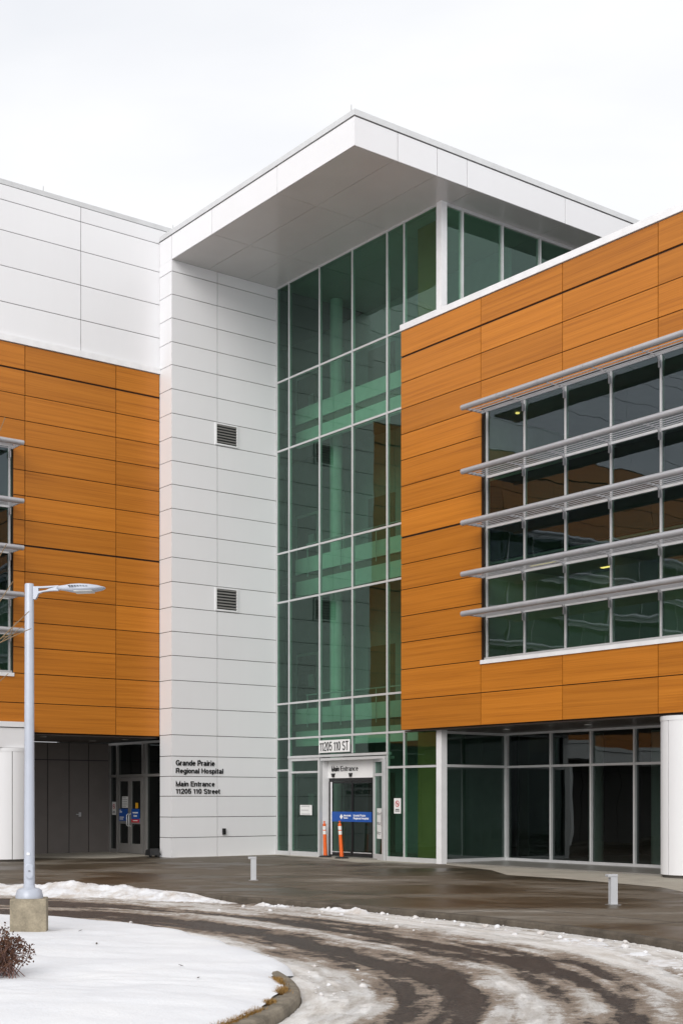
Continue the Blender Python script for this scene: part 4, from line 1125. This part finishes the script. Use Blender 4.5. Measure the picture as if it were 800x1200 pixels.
# ================================================================== SHRUB AND BARE TREE
bx_, by_ = -3.10, 12.2; bz = snow_z(bx_, by_)
t = empty('withered_shrub', (bx_, by_, bz)); tag(t, 'low withered shrub with brown leaves poking out of the snow', 'shrub')
st = MB(); lf = MB()
def leaf(mb, p, s):
    a = Vector((random.gauss(0,1), random.gauss(0,1), random.gauss(0,.7))).normalized(); b = a.orthogonal().normalized(); b.rotate(Matrix.Rotation(random.uniform(0, 6.28), 3, a)); c = a.cross(b)
    p = Vector(p); mb.poly([p, p+b*s*.5+c*s*.28, p+b*s, p+b*s*.5-c*s*.28, p+b*s*.5+a*s*.12], [(0,4,1),(1,4,2),(2,4,3),(3,4,0)])
for k in range(95):
    a = random.uniform(0, 2*PI); r = random.uniform(.06, .32); h = random.uniform(.20, .46)*(1-.45*r/.32)
    b0 = Vector((random.gauss(0,.10), random.gauss(0,.10), -.03)); e = Vector((r*math.cos(a), r*math.sin(a), h)); m_ = b0.lerp(e, .5)+Vector((random.gauss(0,.03), random.gauss(0,.03), .02))
    pts = [b0, b0.lerp(m_, .6)+Vector((0,0,.01)), m_, m_.lerp(e,.6)+Vector((random.gauss(0,.01), random.gauss(0,.01), .02)), e]
    st.tube(pts, [.0045,.004,.0034,.0026,.0018], 5)
    for j in range(random.randint(10, 20)):
        f = random.uniform(.42, 1.02); i = min(3, int(f*4)); p = pts[i].lerp(pts[i+1], min(1, f*4-i)) + Vector((random.gauss(0,.018), random.gauss(0,.018), random.gauss(0,.018)))
        leaf(lf, p, random.uniform(.018, .040))
    if random.random() < .75:
        for j in range(10): leaf(lf, e+Vector((random.gauss(0,.014), random.gauss(0,.014), random.gauss(.01,.022))), random.uniform(.018, .036))
st.build('stems', M['stem'], t); lf.build('leaves', M['leafb'], t)

tx, ty = -4.70, 14.8; tz0 = snow_z(tx, ty)
t = empty('bare_tree', (tx, ty, tz0)); tag(t, 'bare young tree whose thin leafless twigs reach in at the left edge', 'tree')
tr = MB(); tr.tube([(0,0,-.1),(.02,.01,.8),(-.02,.02,1.8),(.0,0,3.4),(.03,.02,6.2)], [.05,.045,.038,.028,.008], 10); tr.build('trunk', M['bark'], t)
tw = MB()
def twig(p0, p1, bend, r0):
    p0, p1 = Vector(p0), Vector(p1); pts = []
    for k in range(9):
        f = k/8; q = p0.lerp(p1, f); q.z += bend*math.sin(PI*f) ; q.x += .015*math.sin(f*9+p0.z*3); pts.append(q)
    tw.tube(pts, [r0*(1-.8*k/8)+.0024 for k in range(9)], 5); return pts
for (z0, dx, z1, bend) in ((2.75, 1.36, 3.58, -.10), (2.8, 1.34, 3.42, .03), (2.9, 1.12, 3.95, -.20), (3.0, .80, 3.62, -.12), (2.8, .82, 3.30, -.05), (3.9, 1.0, 5.75, -.25), (3.6, .86, 5.0, -.2), (3.1, .98, 4.4, -.22), (2.2, 1.02, 2.95, -.04)):
    pts = twig((0, 0, z0), (dx, random.uniform(-.3, .3), z1), bend, .011)
    for j in (4, 6):
        p = pts[j]; twig(p, (p.x+random.uniform(.05, .22), p.y+random.uniform(-.15,.15), p.z+random.uniform(.12,.35)), -.02, .003)
for k in range(26):
    a = random.uniform(PI*.6, PI*1.5); z0 = random.uniform(1.4, 3.8); l = random.uniform(.5, 1.2)
    twig((0,0,z0), (l*math.cos(a), l*math.sin(a), z0+random.uniform(.3,1.0)), -.1, .007)
tw.build('branches', M['bark'], t)

# ================================================================== CAMERA, LIGHT, SKY
cam = D.cameras.new('camera'); co_ = D.objects.new('camera', cam); COL.objects.link(co_)
co_.location = (0, 0, 1.65); co_.rotation_euler = (PI/2, 0, 0)
cam.sensor_fit = 'HORIZONTAL'; cam.sensor_width = 36; cam.lens = 1583/800*36
cam.shift_y = (937-600)/800; cam.clip_end = 4000; cam.clip_start = .1
S.camera = co_

SUN_EL, SUN_AZ = math.radians(30), math.radians(198)      # azimuth clockwise from +Y: behind the camera, to the left
sun = D.lights.new('sun', 'SUN'); so = D.objects.new('sun', sun); COL.objects.link(so)
sun.energy = 1.2; sun.angle = math.radians(40); sun.color = (1, .96, .91)
dirv = Vector((math.sin(SUN_AZ)*math.cos(SUN_EL), math.cos(SUN_AZ)*math.cos(SUN_EL), math.sin(SUN_EL)))
so.rotation_euler = dirv.to_track_quat('Z', 'Y').to_euler()

w = D.worlds.new('World'); S.world = w; w.use_nodes = True; nt = w.node_tree
for n in list(nt.nodes): nt.nodes.remove(n)
sky = N(nt, 'ShaderNodeTexSky'); sky.sky_type = 'NISHITA'; sky.sun_disc = False
sky.sun_elevation = SUN_EL; sky.sun_rotation = SUN_AZ; sky.air_density = 1.0; sky.dust_density = 4.0; sky.ozone_density = 1.0
hs = N(nt, 'ShaderNodeHueSaturation'); hs.inputs['Saturation'].default_value = .10; L(nt, sky.outputs[0], hs.inputs['Color'])
tc = N(nt, 'ShaderNodeTexCoord'); mp = N(nt, 'ShaderNodeMapping'); mp.inputs['Scale'].default_value = (1.2, 1.2, 2.6); L(nt, tc.outputs['Generated'], mp.inputs[0])
cl = noise(nt, mp.outputs[0], 1.6, 5, .5, .3)
cloud = ramp(nt, cl, [(.32, (7.6, 7.8, 8.25)), (.66, (9.7, 9.7, 9.75))])
mx = mixc(nt, .8, hs.outputs[0], cloud)
bg = N(nt, 'ShaderNodeBackground'); L(nt, mx, bg.inputs[0]); bg.inputs[1].default_value = .10
ow = N(nt, 'ShaderNodeOutputWorld'); L(nt, bg.outputs[0], ow.inputs[0])

S.view_settings.view_transform = 'Standard'; S.view_settings.look = 'None'; S.view_settings.exposure = 0.38; S.view_settings.gamma = 1.0
S.render.engine = 'CYCLES'
S.cycles.use_denoising = True; S.cycles.max_bounces = 10; S.cycles.transparent_max_bounces = 16; S.cycles.glossy_bounces = 5; S.cycles.diffuse_bounces = 5
